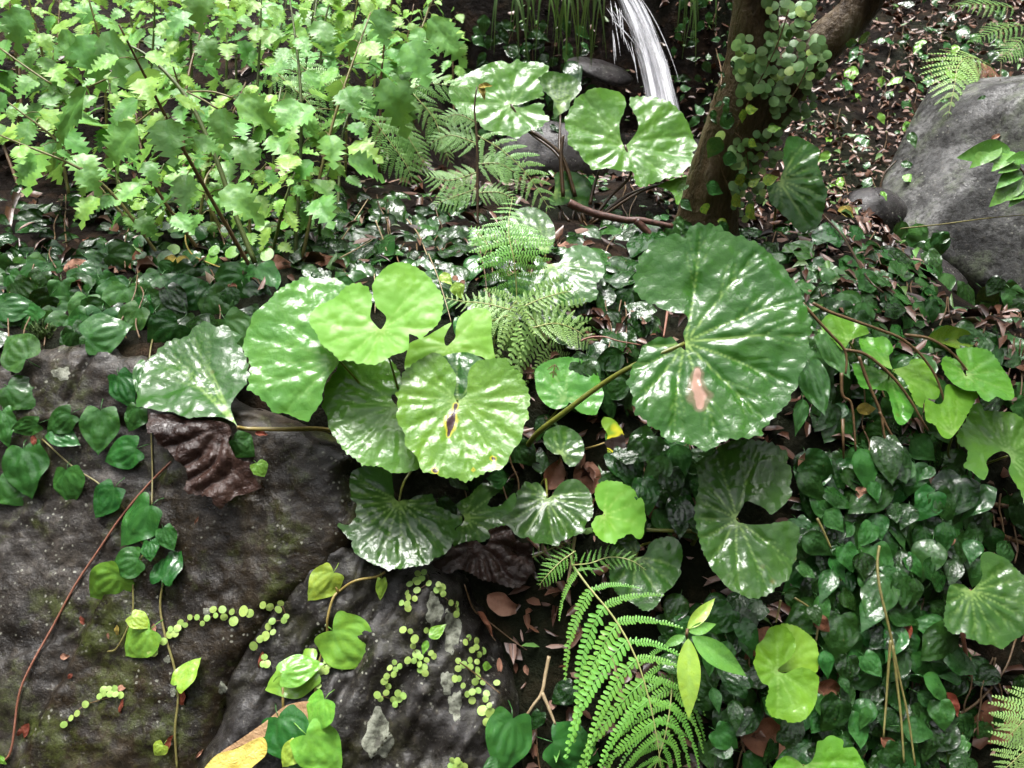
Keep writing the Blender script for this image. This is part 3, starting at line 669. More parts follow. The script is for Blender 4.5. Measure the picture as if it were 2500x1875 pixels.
L11 = Z(1680, 1060, [(470, 820), (490, 780), (530, 710), (560, 660), (640, 690), (740, 740), (790, 790), (840, 780), (880, 740), (930, 700), (1010, 590), (990, 520), (1010, 430), (1000, 340), (960, 280), (970, 190), (900, 150), (830, 110), (750, 90), (680, 80), (560, 70), (430, 80), (300, 120), (240, 200), (160, 230), (80, 280), (85, 370), (100, 480), (90, 580), (75, 650), (60, 780), (80, 900), (110, 1050), (140, 1150), (190, 1240), (220, 1320), (280, 1380), (330, 1440), (380, 1500), (440, 1540), (510, 1570), (590, 1610), (700, 1600), (800, 1560), (860, 1500), (920, 1460), (990, 1400), (1020, 1290), (1060, 1200), (1060, 1080), (1080, 1000), (1060, 920), (980, 860), (880, 870), (720, 890), (600, 880), (540, 865), (500, 858)])
traced(L11, (1800, 1266), .13, (-.05, -.56, 1), M['lp_dark'], r, 10, 14, .08, .009, .018, petiole=[(1830, 1290, 0)])
r = thing('leopard_plant', base_at(1335, 1150), 'small round dark leopard plant leaf between fallen brown leaves', 'plant')
L30 = Z5([(1420, 1292), (1380, 1290), (1320, 1240), (1310, 1170), (1350, 1130), (1420, 1110), (1490, 1130), (1550, 1180), (1570, 1250), (1560, 1310), (1500, 1370), (1445, 1340)])
traced(L30, Z5([(1420, 1290)])[0], .05, (0, -.5, 1), M['lp_dark'], r, 8, 15, .08, .005, .008, petiole=[(1360, 1130, 0)], pr=2)
r = thing('leopard_plant', base_at(1440, 1110), 'yellowing small leaf with a black hole on a tan stalk', 'plant')
L31 = Z5([(1700, 1215), (1720, 1170), (1680, 1090), (1700, 1050), (1770, 1080), (1820, 1150), (1840, 1230), (1820, 1300), (1835, 1345), (1770, 1350), (1720, 1300), (1715, 1240)])
traced(L31, Z5([(1702, 1213)])[0], .05, (.3, -.5, 1), M['lp_yellow'], r, 6, 16, .0, .004, .006, marks=[[(1480, 1085, 14), (1520, 1082, 30), (1524, 1100, 30)]], petiole=[(1450, 1090, .04), (1428, 1096, .0)], pet_mat=M['pet_tan'], pr=2.5)
# --- back clump by the waterfall
r = thing('leopard_plant', base_at(1440, 545), 'leopard plant with shiny round leaves standing before the waterfall', 'plant')
L15 = Z(1340, 180, [(745, 692), (820, 620), (870, 540), (870, 480), (842, 410), (806, 350), (785, 292), (800, 240), (870, 225), (960, 230), (1040, 245), (1130, 280), (1190, 310), (1270, 380), (1330, 450), (1380, 540), (1410, 610), (1450, 720), (1400, 770), (1450, 820), (1420, 900), (1320, 960), (1280, 1020), (1150, 1040), (1050, 1065), (1000, 1080), (920, 1110), (860, 1100), (830, 1020), (820, 960), (700, 950), (560, 930), (430, 940), (390, 890), (330, 840), (300, 780), (230, 730), (180, 680), (190, 600), (160, 530), (150, 470), (190, 380), (240, 300), (260, 260), (330, 230), (400, 195), (500, 180), (600, 180), (680, 190), (725, 220), (752, 280), (745, 340), (722, 400), (690, 480), (690, 560), (710, 640)])
pb = base_at(1440, 545); Db = depth(pb)
traced(L15, (1526, 353), 0, (.0, -.72, 1), M['lp_mid'], r, 11, 17, .05, .010, .014, D=Db*.99, petiole=[(1540, 425, 0, Db*.99), (1490, 480, 0, Db), (1440, 545, 0, Db)], pet_mat=M['pet_dark'], pr=4)
L13 = Z(1080, 130, [(665, 497), (750, 490), (850, 455), (940, 430), (990, 400), (960, 300), (940, 240), (1030, 180), (1040, 140), (1000, 110), (900, 80), (790, 90), (740, 55), (690, 80), (650, 100), (590, 70), (500, 85), (420, 110), (330, 150), (240, 190), (160, 230), (90, 290), (70, 330), (60, 400), (100, 500), (180, 560), (260, 600), (340, 640), (370, 700), (420, 740), (500, 760), (560, 790), (640, 800), (720, 830), (800, 790), (860, 750), (950, 730), (1000, 690), (1050, 650), (1010, 600), (980, 560), (990, 500), (900, 490), (780, 515)])
traced(L13, (1247, 254), 0, (.05, -.75, 1), M['lp_mid'], r, 11, 18, -.06, .008, .016, D=Db*1.05, petiole=[(1290, 320, 0, Db*1.05), (1370, 390, 0, Db*1.03), (1430, 545, 0, Db)], pet_mat=M['pet_dark'], pr=3.5)
L14 = Z(1080, 130, [(1150, 600), (1090, 645), (1080, 540), (1080, 470), (1000, 390), (940, 350), (930, 280), (980, 220), (1060, 190), (1150, 200), (1230, 200), (1310, 240), (1350, 290), (1355, 350), (1300, 430), (1250, 480), (1230, 560)])
traced(L14, (1368, 280), 0, (.1, -.7, 1), M['lp_dark'], r, 7, 19, .05, .005, .014, D=Db*1.09, petiole=[(1370, 400, 0, Db*1.06), (1420, 545, 0, Db)], pet_mat=M['pet_dark'], pr=3.5)
L16 = Z(1080, 130, [(1085, 1380), (1100, 1290), (1095, 1200), (1130, 1160), (1230, 1150), (1330, 1170), (1420, 1220), (1460, 1310), (1450, 1430), (1420, 1500), (1330, 1490), (1250, 1450), (1180, 1480), (1060, 1480), (1050, 1400)])
traced(L16, (1352, 474), 0, (.0, -1.0, .8), M['lp_dark'], r, 6, 20, -.05, .003, .008, teeth=False, D=Db*1.0, petiole=[(1390, 540, 0, Db)], pet_mat=M['pet_dark'], pr=3)
L15b = Z(1340, 180, [(1300, 1010), (1440, 1010), (1400, 1120), (1330, 1200), (1310, 1270), (1240, 1290), (1220, 1200), (1150, 1130), (1060, 1090), (1180, 1040)])
traced(L15b, (1668, 438), 0, (.1, -.6, 1), M['lp_mid'], r, 6, 45, -.05, .004, .01, D=Db*.985, petiole=[(1560, 470, 0, Db*.985), (1440, 550, 0, Db)], pet_mat=M['pet_dark'], pr=3.5)
for i, pts in enumerate(([(1180, 800), (1160, 950), (1160, 1100), (1180, 1400)], [(870, 760), (1100, 930), (1200, 1080), (1300, 1400)], [(1530, 1150), (1480, 1300), (1440, 1480)], [(2090, 1290), (1850, 1370), (1650, 1500), (1400, 1700)], [(1150, 1550), (1150, 1690)], [(1290, 1540), (1260, 1680)], [(1340, 1560), (1370, 1690)])):
    P = [at(x, y, Db*(.99+.005*i)) for x, y in Z(1080, 130, pts)]
    wpart('leaf_stalk', tube('leaf_stalk', smooth_path(P, 6), [.0035, .004, .0045], 7), M['pet_dark'], r)
# --- leaf right of the trunk
r = thing('leopard_plant', base_at(1890, 560), 'broad pleated leopard plant leaf leaning against the right of the tree trunk', 'plant')
L17 = Z(1700, 300, [(812, 560), (830, 510), (860, 430), (840, 330), (870, 200), (900, 130), (1000, 130), (1090, 170), (1150, 210), (1210, 260), (1190, 340), (1190, 410), (1220, 500), (1240, 590), (1280, 660), (1260, 780), (1240, 880), (1200, 990), (1130, 1010), (1060, 1060), (980, 1030), (920, 960), (850, 900), (800, 850), (720, 780), (700, 680), (690, 620)])
traced(L17, (1903, 440), 0, (-.25, -.9, .75), M['lp_dark'], r, 10, 21, -.10, .008, .012, D=depth(base_at(1890, 560))*.95, petiole=[(1890, 560, 0)])
# --- dark pair under the centre fern
r = thing('leopard_plant', base_at(1320, 690), 'dark leopard plant with two shiny leaves just behind the upright bright fern', 'plant')
L18 = Z(1140, 480, [(795, 668), (820, 662), (910, 640), (950, 560), (1010, 500), (1100, 470), (1200, 490), (1290, 570), (1310, 640), (1340, 720), (1330, 800), (1260, 880), (1280, 950), (1250, 1010), (1150, 1030), (1050, 1050), (900, 1050), (750, 1030), (660, 960), (600, 900), (640, 800), (690, 730), (650, 640), (700, 590), (745, 635)])
traced(L18, (1339, 646), .06, (.0, -.40, 1), M['lp_dark'], r, 10, 22, -.05, .006, .014, petiole=[(1320, 690, 0)])
L19 = Z(1140, 480, [(770, 560), (830, 500), (860, 420), (855, 320), (820, 250), (760, 180), (640, 140), (520, 160), (440, 210), (380, 280), (430, 400), (560, 480), (680, 500)])
traced(L19, (1332, 620), .06, (.0, -.22, 1), M['lp_dark'], r, 7, 23, .04, .006, .010, petiole=[(1325, 680, 0)])
# --- right hand clump
r = thing('leopard_plant', base_at(2340, 1130), 'right edge leopard plant with bright green leaves under drooping dead twigs', 'plant')
zz = lambda p: Z(1947, 740, p)
L25 = zz([(1650, 700), (1635, 620), (1570, 545), (1540, 470), (1620, 445), (1730, 450), (1850, 480), (1920, 540), (2000, 640), (2060, 720), (2090, 800), (2110, 900), (2080, 960), (2000, 970), (1930, 930), (1850, 980), (1780, 930), (1740, 870), (1620, 850), (1520, 790), (1450, 710), (1410, 640), (1400, 580), (1430, 530), (1510, 540), (1580, 585), (1615, 650)])
traced(L25, zz([(1650, 698)])[0], .13, (-.05, -.35, 1), M['lp_bright'], r, 10, 24, .08, .004, .012, petiole=[(2340, 1130, 0)])
L28 = zz([(1522, 1295), (1620, 1160), (1700, 1000), (1760, 900), (1700, 860), (1600, 850), (1480, 800), (1430, 830), (1420, 950), (1360, 1000), (1240, 950), (1230, 1050), (1260, 1160), (1330, 1190), (1400, 1300), (1470, 1330)])
traced(L28, zz([(1515, 1295)])[0], .13, (.1, -.5, 1), M['lp_bright'], r, 6, 25, .05, .005, .012, petiole=[(2340, 1130, 0)])
L29 = zz([(2060, 1490), (2080, 1560), (2050, 1650), (2120, 1780), (2180, 1900), (2240, 2100), (2350, 2150), (2450, 1950), (2480, 1700), (2450, 1450), (2350, 1250), (2211, 1160), (2080, 1090), (1950, 1080), (1820, 1050), (1800, 1000), (1720, 990), (1640, 1150), (1540, 1300), (1560, 1400), (1640, 1440), (1640, 1550), (1610, 1600), (1700, 1659), (1800, 1740), (1850, 1650), (1830, 1560), (1900, 1490), (1990, 1450)])
traced(L29, zz([(2055, 1490)])[0], .10, (-.1, -.5, 1), M['lp_mid'], r, 12, 26, .06, .009, .016, petiole=[(2340, 1140, 0)])
r = thing('leopard_plant', base_at(2190, 960), 'bright green leopard plant leaves half hidden among vine leaves right of the largest leaf', 'plant')
L26 = zz([(935, 645), (1080, 600), (1120, 545), (1210, 535), (1280, 600), (1350, 720), (1390, 830), (1370, 930), (1260, 930), (1230, 1010), (1150, 960), (1100, 850), (1050, 740), (980, 690)])
traced(L26, zz([(945, 648)])[0], .10, (.1, -.45, 1), M['lp_bright'], r, 8, 27, -.05, .005, .012, petiole=[(2190, 960, 0)])
L26b = zz([(920, 650), (800, 600), (640, 480), (600, 380), (640, 310), (740, 340), (830, 340), (900, 400), (930, 470), (890, 520), (905, 600)])
traced(L26b, zz([(912, 640)])[0], .11, (.1, -.45, 1), M['lp_bright'], r, 7, 28, -.05, .008, .012, petiole=[(2190, 960, 0)])
L27 = zz([(510, 370), (590, 330), (700, 290), (640, 220), (520, 150), (420, 115), (300, 120), (235, 180), (240, 250), (330, 350), (430, 460), (480, 420)])
traced(L27, zz([(505, 368)])[0], .10, (.0, -.5, 1), M['lp_bright'], r, 6, 29, -.05, .004, .01, petiole=[(2190, 960, 0)])
L26c = zz([(900, 700), (800, 640), (640, 590), (530, 600), (560, 720), (620, 830), (760, 840), (880, 860), (920, 1000), (960, 1150), (1050, 1180), (1130, 1050), (1100, 900), (1000, 760)])
traced(L26c, zz([(905, 705)])[0], .07, (.1, -.35, 1), M['lp_mid'], r, 9, 30, .0, .010, .014, petiole=[(2190, 960, 0)])
# --- folded bright leaf
r = thing('leopard_plant', base_at(1900, 1650), 'bright folded leopard plant leaf above the wide brown fallen leaf', 'plant')
zf = lambda p: Z(1620, 1460, p)
traced(zf([(1115, 705), (1130, 500), (1130, 265), (1270, 265), (1370, 320), (1470, 420), (1500, 520), (1515, 620), (1490, 730), (1360, 690), (1180, 725)]), zf([(1150, 690)])[0], .085, (.15, -.6, 1), M['lp_young'], r, 7, 31, .0, .003, .006)
traced(zf([(1112, 705), (1180, 640), (1250, 570), (1285, 470), (1260, 370), (1190, 290), (1120, 265), (1020, 300), (970, 400), (900, 470), (890, 570), (870, 640), (920, 760), (960, 830), (1020, 860), (1010, 950), (990, 1020), (1010, 1100), (1060, 1160), (1180, 1190), (1220, 1215), (1330, 1200), (1410, 1130), (1480, 1020), (1500, 900), (1510, 790), (1470, 730), (1400, 690), (1340, 680), (1260, 700), (1180, 735)]), zf([(1115, 710)])[0], .115, (-.1, -.7, 1), M['lp_bright'], r, 9, 32, .12, .004, .010, petiole=[(1900, 1700, .04), (1900, 1650, 0)])
r = thing('leopard_plant', base_at(1960, 1870), 'leopard plant leaf with glossy pleats cut by the bottom edge of the photo', 'plant')
traced(zf([(1370, 1630), (1440, 1600), (1480, 1500), (1490, 1410), (1560, 1380), (1620, 1340), (1740, 1390), (1740, 1460), (1840, 1460), (1900, 1560), (1940, 1659), (1940, 1780), (1700, 1850), (1400, 1850), (1150, 1800), (1060, 1690), (1100, 1600), (1200, 1540), (1300, 1580)]), zf([(1370, 1632)])[0], .10, (.05, -.6, 1), M['lp_bright'], r, 10, 33, .08, .008, .012, petiole=[(1965, 1890, 0)])
r = thing('leopard_plant', base_at(2400, 1480), 'dark green leopard plant leaf at the right edge with pale streaked veins', 'plant')
traced(Z(1947, 1250, [(1690, 772), (1760, 700), (1800, 620), (1780, 520), (1790, 420), (1860, 390), (1950, 420), (2040, 460), (2100, 520), (2211, 640), (2300, 750), (2350, 900), (2300, 1100), (2200, 1200), (2100, 1260), (1990, 1340), (1900, 1300), (1780, 1300), (1720, 1260), (1640, 1240), (1610, 1180), (1530, 1200), (1460, 1160), (1420, 1070), (1440, 900), (1460, 760), (1500, 710), (1600, 710), (1660, 745)]), (2369, 1442), .12, (-.2, -.6, 1), M['lp_dark'], r, 12, 34, .08, .007, .012, petiole=[(2330, 1450, .05), (2350, 1550, .05), (2372, 1690, .0)], pet_mat=M['st_red'], pr=5)

# ------------------------------------------------------------------ leaf templates (unit length along +Y, facing +Z)
def heart_outline(w=.82, notch=.12, tip=.10):
    L = []
    for k in range(33):
        t = k/32; y = -notch*math.sin(math.pi*min(1, t*3.2))*(1 if t < .3125 else 0)+ (0 if t < .3125 else ((t-.3125)/.6875))
        if t < .3125: x = w/2*.80*math.sin(math.pi/2*(t/.3125))
        else:
            s = (t-.3125)/.6875; x = w/2*(.80+.35*math.sin(math.pi*min(1, s*1.4)*.75))*(1-s**2.3)*(1) if s < .86 else None
            if x is None: s0 = .86; xx = w/2*(.80+.35*math.sin(math.pi*min(1, s0*1.4)*.75))*(1-s0**2.3); x = xx*(1-(s-.86)/.14)**1.4
        L.append((x, y))
    L[0] = (0, .02); L[-1] = (0, 1)
    return L+[(-x, y) for x, y in reversed(L[1:-1])]
def ovate_outline(w=.55, a=.75, b=1.15):
    L = [(w/2*(math.sin(math.pi*t**a)**b if 0 < t < 1 else 0), t) for t in np.linspace(0, 1, 22)]
    return L+[(-x, y) for x, y in reversed(L[1:-1])]
def round_outline(w=.92):
    return [(w/2*math.sin(a), .5-.5*math.cos(a)) for a in np.linspace(0, 2*math.pi, 18, endpoint=False)]
def nettle_outline(w=.86, teeth=8, lobes=.0, seed=0):
    rr = random.Random(seed); L = [(0, 0)]
    for k in range(teeth):
        t = (k+.35)/teeth
        wd = w/2*(math.sin(math.pi*t**.66)**.85)+.02
        d = .048+.042*math.sin(math.pi*t)+rr.uniform(-.01, .03)
        L.append((max(.03, wd-d), (k+.02)/teeth*.93+.02)); L.append((wd+d*.45, (k+.62)/teeth*.93+.05))
    L.append((0, 1.03))
    return L+[(-x*rr.uniform(.93, 1.05), y) for x, y in reversed(L[1:-1])]
def template(name, outline, sp, kind, mat, fold=.15, curl=.12, und=.03, quilt=.02, seed=0, vw=.018, stalk=0):
    poly = np.array(outline); pts, F = fill(poly, sp); rr = random.Random(seed)
    segs = []
    W = poly[:, 0].max()
    if kind == 'arc':
        segs.append(((0, .02), (0, .97), 1, .3))
        for s in (-1, 1):
            for q, (ww, y1) in enumerate(((.42, .93), (.80, .70))):
                P = [np.array((s*W*ww*math.sin(math.pi*min(1, t*1.02))**.8, .03+(y1-.03)*t)) for t in np.linspace(0, 1, 9)]
                segs += [(P[i], P[i+1], .8-.4*q, .8-.4*q) for i in range(8)]
    elif kind == 'pin':
        segs.append(((0, .02), (0, .97), 1, .3))
        for k in range(6):
            for s in (-1, 1):
                y = .08+.13*k; segs.append(((0, y), (s*W*.85*math.sin(math.pi*(y+.16)**.7), y+.2), .6, .2))
    elif kind == 'mid': segs.append(((0, .02), (0, .97), 1, .3))
    if segs: v, dm = vein_attr(pts, [(np.array(a), np.array(b), c, d) for a, b, c, d in segs], vw)
    else: v = np.zeros(len(pts)); dm = np.full(len(pts), 1.0)
    x, y = pts.T
    z = fold*np.abs(x)**1.15 - curl*y*y + quilt*(1-np.exp(-(dm/.05)**2)) + und*fbm(x*3+seed*2.3, y*3-seed, 2, seed+40)+und*.5*np.sin(y*9+seed)*np.abs(x)/max(W, .01)
    F = [f if ((pts[f[1]]-pts[f[0]])[0]*(pts[f[2]]-pts[f[0]])[1]-(pts[f[1]]-pts[f[0]])[1]*(pts[f[2]]-pts[f[0]])[0]) > 0 else f[::-1] for f in F]
    V = [tuple(q) for q in np.stack([x, y, z], -1)]; v = list(v)
    if stalk:
        tv_, tf_ = tube_data([Vector((0, .04, z.max()*0)), Vector((.02, -stalk*.5, -stalk*.15)), Vector((.05, -stalk, -stalk*.7))], [.012, .011, .014], 4)
        o = len(V); V += [tuple(q) for q in tv_]; F = list(F)+[tuple(i+o for i in f) for f in tf_]; v += [1.0]*len(tv_)
    me = mesh(name, V, F, attrs={'vein': v}); me.materials.append(mat); return me
T_heart = [template('heart', heart_outline(.84+.05*k, .10+.03*(k % 2)), .055, 'arc', M['heart'], -.06-.10*(k % 3), .18+.08*(k % 3), .07, .028, k, stalk=.3) for k in range(5)]
T_dark = [template('vine_leaf', heart_outline(.62+.05*k, .06+.02*(k % 2)) if k % 2 else ovate_outline(.58+.04*k, .62, 1.25), .06, 'arc', M['dark'], .05-.10*(k % 4), .16+.14*(k % 3), .07, .035, 10+k, stalk=.22) for k in range(6)]
T_ovate = [template('ovate_leaf', ovate_outline(.5+.05*k, .66, 1.2), .06, 'arc', M['ground'], .15-.14*k, .2+.08*k, .09, .05, 20+k) for k in range(4)]
T_button = [template('button', round_outline(.86+.05*k), .16, 'none', M['button'], -.07-.04*k, -.03+.05*k, .03, 0, 30+k) for k in range(3)]
T_nettle = [template('nettle', nettle_outline(.70+.05*k, 6+k % 3, 0, k), .07, 'pin', M['nettle'], .24-.1*(k % 3), .2+.08*k, .07, .03, 50+k) for k in range(5)]
T_seed = [template('long_leaf', ovate_outline(.36, .8, 1.0), .05, 'pin', M['seed'], .25, .2, .02, .012, 60)]
T_dead = [template('dead', ovate_outline(.42+.06*k, .8, .9), .06, 'pin', M['dead'], .7-.3*k, .25, .14, .03, 70+k) for k in range(4)]
def leafM(base, tip, normal, wscale=1.0):
    y = tip-base; L = max(y.length, 1e-4); y = y/L; z = normal-y*normal.dot(y)
    if z.length < 1e-3: z = Vector((0, -.3, 1))-y*y.dot(Vector((0, -.3, 1)))
    z.normalize(); x = y.cross(z)
    m = Matrix((x*L*wscale, y*L, z*L)).transposed().to_4x4(); m.translation = base; return m
def jit(v, a): return (v+Vector((random.uniform(-a, a), random.uniform(-a, a), random.uniform(-a, a)))).normalized()
TOCAM = -FW
def surf_leaf(root, T, mat, bpx, tpx, lift=.012, tlift=None, w=1.0, nj=.26, face=.22, name='leaf', which=None, up=.55):
    """leaf lying over whatever surface is under its base, stalk end and tip given as picture points"""
    b, n = hit(*bpx, which); n = (n+Vector((0, -.2, up))).normalized()
    rd = ray(*bpx); b0 = b-rd*lift
    nn = (n*(1-face)+TOCAM*face).normalized()
    t0 = plane_pt(tpx[0], tpx[1], b0, nn)
    L = math.hypot(tpx[0]-bpx[0], tpx[1]-bpx[1])*depth(b0)/FPX
    d = t0-b0
    if d.length > 1.7*L: d = d.normalized()*1.5*L
    t0 = b0+d+nn*((tlift or 0))
    return mpart(name, random.choice(T), mat, root, leafM(b0, t0, jit(nn, nj), w))
def stem_px(root, pts, lift, rad, mat, name='stem', n=5, seg=6, which=None):
    P = []
    for p in pts:
        g, _ = hit(p[0], p[1], which); P.append(g-ray(p[0], p[1])*(p[2] if len(p) > 2 else lift))
    return wpart(name, tube(name, smooth_path(P, n), rad, seg), mat, root)
ROCK = [k for k in BV if k.startswith(('rock_slab', 'slate_rock'))]+['ground']

# ------------------------------------------------------------------ vines on the rock
def vine(name, label, cat, leaves, stems, smat, root_px, group=None, T=None, lift=.014, srad=.0014):
    r = thing(name, base_at(*root_px), label, cat, group)
    for s in stems: stem_px(r, s, .006, srad, smat)
    for (b, t, m, w) in leaves: surf_leaf(r, T or T_heart, M[m], b, t, lift+random.uniform(0, .008), None, w)
    return r
def zl(f, L): return [(f([a])[0], f([b])[0], m, w) for a, b, m, w in L]
H = 'heart'; HL = 'heart_lt'; HY = 'heart_yl'
vine('climbing_vine', 'heart leaved vine spreading over the rock at the left edge', 'vine',
     zl(Z4, [((150, 1250), (145, 1560), H, 1.05), ((430, 1385), (425, 1615), H, 1.1), ((740, 1500), (595, 1700), H, 1.05), ((880, 1250), (640, 1330), H, 1.0), ((650, 1005), (620, 1290), H, 1.0), ((455, 1030), (270, 1150), H, .95), ((335, 1140), (505, 1222), H, .8), ((245, 1090), (50, 1140), H, .75), ((50, 850), (208, 968), H, 1.15), ((15, 1010), (20, 1235), H, .7), ((0, 1440), (118, 1610), H, 1.1), ((760, 780), (830, 985), H, .8), ((940, 700), (880, 900), H, .6), ((890, 990), (800, 1135), H, 1.1), ((1500, 1190), (1620, 1300), H, 1.1), ((1650, 1345), (1700, 1430), HL, 1.1)])
     + zl(ZB, [((970, -30), (710, 205), H, 1.0), ((1050, 120), (1110, 265), H, 1.0), ((965, 205), (955, 330), H, 1.0), ((895, 315), (690, 390), H, 1.0), ((775, 415), (560, 582), HL, 1.05), ((1040, 450), (1115, 190), H, .95)]),
     [Z4([(270, 1190), (470, 1370), (640, 1480), (800, 1640)]), Z4([(990, 500), (960, 700), (970, 1100), (980, 1400), (975, 1640)]), ZB([(890, 180), (930, 260), (860, 420), (855, 640), (820, 760), (750, 890), (690, 912)])], M['st_olive'], (200, 900))
vine('climbing_vine', 'long reddish vine stem crossing the rock diagonally to the lower left corner', 'vine', zl(ZB, [((-10, 1590), (30, 1640), HL, .7)]),
     [ZB([(1100, -310), (960, -170), (790, 30), (640, 250), (480, 490), (340, 750), (200, 1000), (120, 1200), (70, 1550), (-20, 1640)])], M['st_red'], (250, 1300), srad=.0018)
vine('climbing_vine', 'vine with small bright leaves hanging straight down the middle of the rock', 'vine',
     zl(ZB, [((845, 680), (962, 750), HY, .8), ((970, 765), (772, 942), HL, 1.05), ((1140, 1130), (1278, 942), HY, .95), ((1050, 1510), (985, 1585), HY, 1.1)]),
     [ZB([(1050, 450), (1030, 620), (1060, 800), (1120, 1010), (1145, 1200), (1125, 1420), (1140, 1680)])], M['st_olive'], (390, 1430), srad=.0019)
vine('climbing_vine', 'young yellow green vine with pointed heart leaves and tan stem, centre of the lower rocks', 'vine',
     zl(ZB, [((2145, 400), (1985, 585), HY, .95), ((2015, 1010), (1635, 1112), HL, .85)]) + zl(ZM, [((-50, 770), (238, 1022), HL, .9), ((268, 445), (262, 585), 'heart_yl', .65)]),
     [ZM([(290, 400), (230, 432), (100, 455), (0, 520), (-45, 570), (-80, 700), (-85, 820), (-140, 1000), (-160, 1180)]), ZB([(2125, 820), (2200, 760)]), ZB([(2150, 470), (2175, 530)]), ZB([(1820, 1090), (1820, 1290)])], M['pet_tan'], (830, 1440), srad=.0021)
r = bpy.data.objects[-1]
vine('climbing_vine', 'cluster of heart leaves over the big yellow fallen leaf at the bottom', 'vine',
     zl(ZB, [((2090, 1215), (1965, 1420), HL, 1.15), ((1790, 1330), (1900, 1650), H, .95), ((1965, 1440), (2200, 1700), HL, 1.0), ((1910, 1515), (1800, 1660), HY, 1.0), ((1860, 1650), (2010, 1740), H, .9), ((1815, 1055), (2068, 972), HL, .75)]),
     [ZB([(2040, 1200), (1990, 1400), (1900, 1520), (1870, 1680)])], M['st_olive'], (760, 1780), lift=.03)
vine('climbing_vine', 'pair of large dark heart leaves at the bottom edge left of the big fern', 'vine',
     zl(ZM, [((1110, 1335), (1045, 1720), H, .95), ((1365, 1490), (1692, 1622), H, .95), ((1495, 1140), (1355, 1245), 'dark', 1.0), ((1010, 1620), (920, 1660), H, 1.0), ((1290, 1300), (1240, 1420), 'dark', .9)]),
     [ZM([(1260, 1400), (1270, 1560), (1290, 1700)])], M['st_brown'], (1310, 1800), lift=.025)
r = thing('seedling', base_at(1048, 1590), 'two leaved green sprout among button ferns on the slate rock', 'seedling')
for (b, t) in (((575, 820), (677, 733)), ((562, 838), (528, 935))): surf_leaf(r, T_ovate, M['heart_lt'], ZM([b])[0], ZM([t])[0], .014, None, 1.0)
r = thing('seedling', base_at(1190, 1625), 'single dark green leaf sprout near the dark crevice right of the lichen', 'seedling')
surf_leaf(r, T_ovate, M['heart_lt'], ZM([(915, 1000)])[0], ZM([(990, 1010)])[0], .014, None, 1.1)

# ------------------------------------------------------------------ button fern creepers on the rock
def creeper(label, f, spots, root_px=None, mat='button', order=True):
    P = f([(s[0], s[1]) for s in spots]); r = thing('button_fern', base_at(*P[0]), label, 'creeping fern', 'button ferns creeping over the rocks')
    for s, p in zip(spots, P):
        L = (8.2 if len(s) < 3 else 12.0)*random.uniform(.85, 1.2)*2.0; a = random.uniform(0, 6.28)
        surf_leaf(r, T_button, M[mat], (p[0]-math.cos(a)*L/2, p[1]-math.sin(a)*L/2), (p[0]+math.cos(a)*L/2, p[1]+math.sin(a)*L/2), .006+random.uniform(0, .006), None, 1.0, .25, which=ROCK)
    run = [P[0]]; rest = list(P[1:])
    while rest:
        q = min(rest, key=lambda k: (k[0]-run[-1][0])**2+(k[1]-run[-1][1])**2); rest.remove(q); run.append(q)
        if len(run) > 12: break
    if len(run) > 2: stem_px(r, run, .003, .0006, M['st_brown'], 'runner', 2, 5, ROCK)
creeper('button fern chain running right from the hanging vine across the brown slab', ZB, [(1050, 845), (1090, 800), (1125, 795), (1095, 765), (1140, 760), (1160, 725), (1190, 740), (1220, 690), (1265, 690), (1300, 730), (1330, 695), (1370, 640), (1385, 678), (1430, 640), (1440, 690), (1490, 655), (1500, 715, 1), (1565, 650, 1), (1605, 665, 1), (980, 910, 1)])
creeper('button fern chain curling down at the right end of the brown slab', ZB, [(1690, 612), (1735, 625, 1), (1805, 600), (1790, 640), (1840, 685), (1825, 710), (1750, 715), (1725, 750), (1755, 785), (1705, 810, 1), (1670, 830, 1), (1630, 875, 1), (1700, 945), (1690, 990), (1715, 990)])
creeper('small button fern sprig low on the brown slab with trailing tiny leaves', ZB, [(665, 1155), (700, 1148), (738, 1150), (640, 1198), (668, 1185), (706, 1182), (742, 1185), (775, 1190), (548, 1250), (494, 1308), (455, 1338), (410, 1380)])
creeper('button fern bunch beside the tan vine stem', ZB, [(2120, 930), (2165, 920), (2160, 960), (2095, 970), (2130, 985), (2075, 1000), (2110, 1005), (2095, 1035), (2060, 1040), (2005, 1095), (1990, 1135), (2048, 1130)])
creeper('button fern cluster under the dark glossy leaf at the top of the slate', ZM, [(500, 408), (540, 400), (485, 450), (525, 440), (448, 475), (500, 465), (495, 515), (430, 530), (480, 570), (440, 560), (395, 597), (432, 603), (437, 632), (570, 470)])
creeper('short button fern strand on the right of the upper pale lichen', ZM, [(632, 478), (662, 495), (620, 515), (650, 520), (665, 540), (715, 597), (748, 605), (745, 635), (750, 670)])
creeper('button fern around the two leaved sprout', ZM, [(405, 770), (452, 780), (480, 830, 1), (470, 875), (555, 775), (492, 925, 1), (475, 970), (518, 945), (557, 965), (605, 940), (510, 990), (545, 1010), (515, 1030), (548, 1050), (585, 920), (435, 967)])
creeper('button fern chain hanging in a curve above the oval lichen patch', ZM, [(350, 980), (385, 1005), (320, 1015), (357, 1025), (345, 1058), (300, 1070), (285, 1102), (310, 1135), (297, 1175), (240, 1190), (372, 1180), (408, 1195), (342, 1220), (380, 1215), (353, 1250), (260, 1215)])
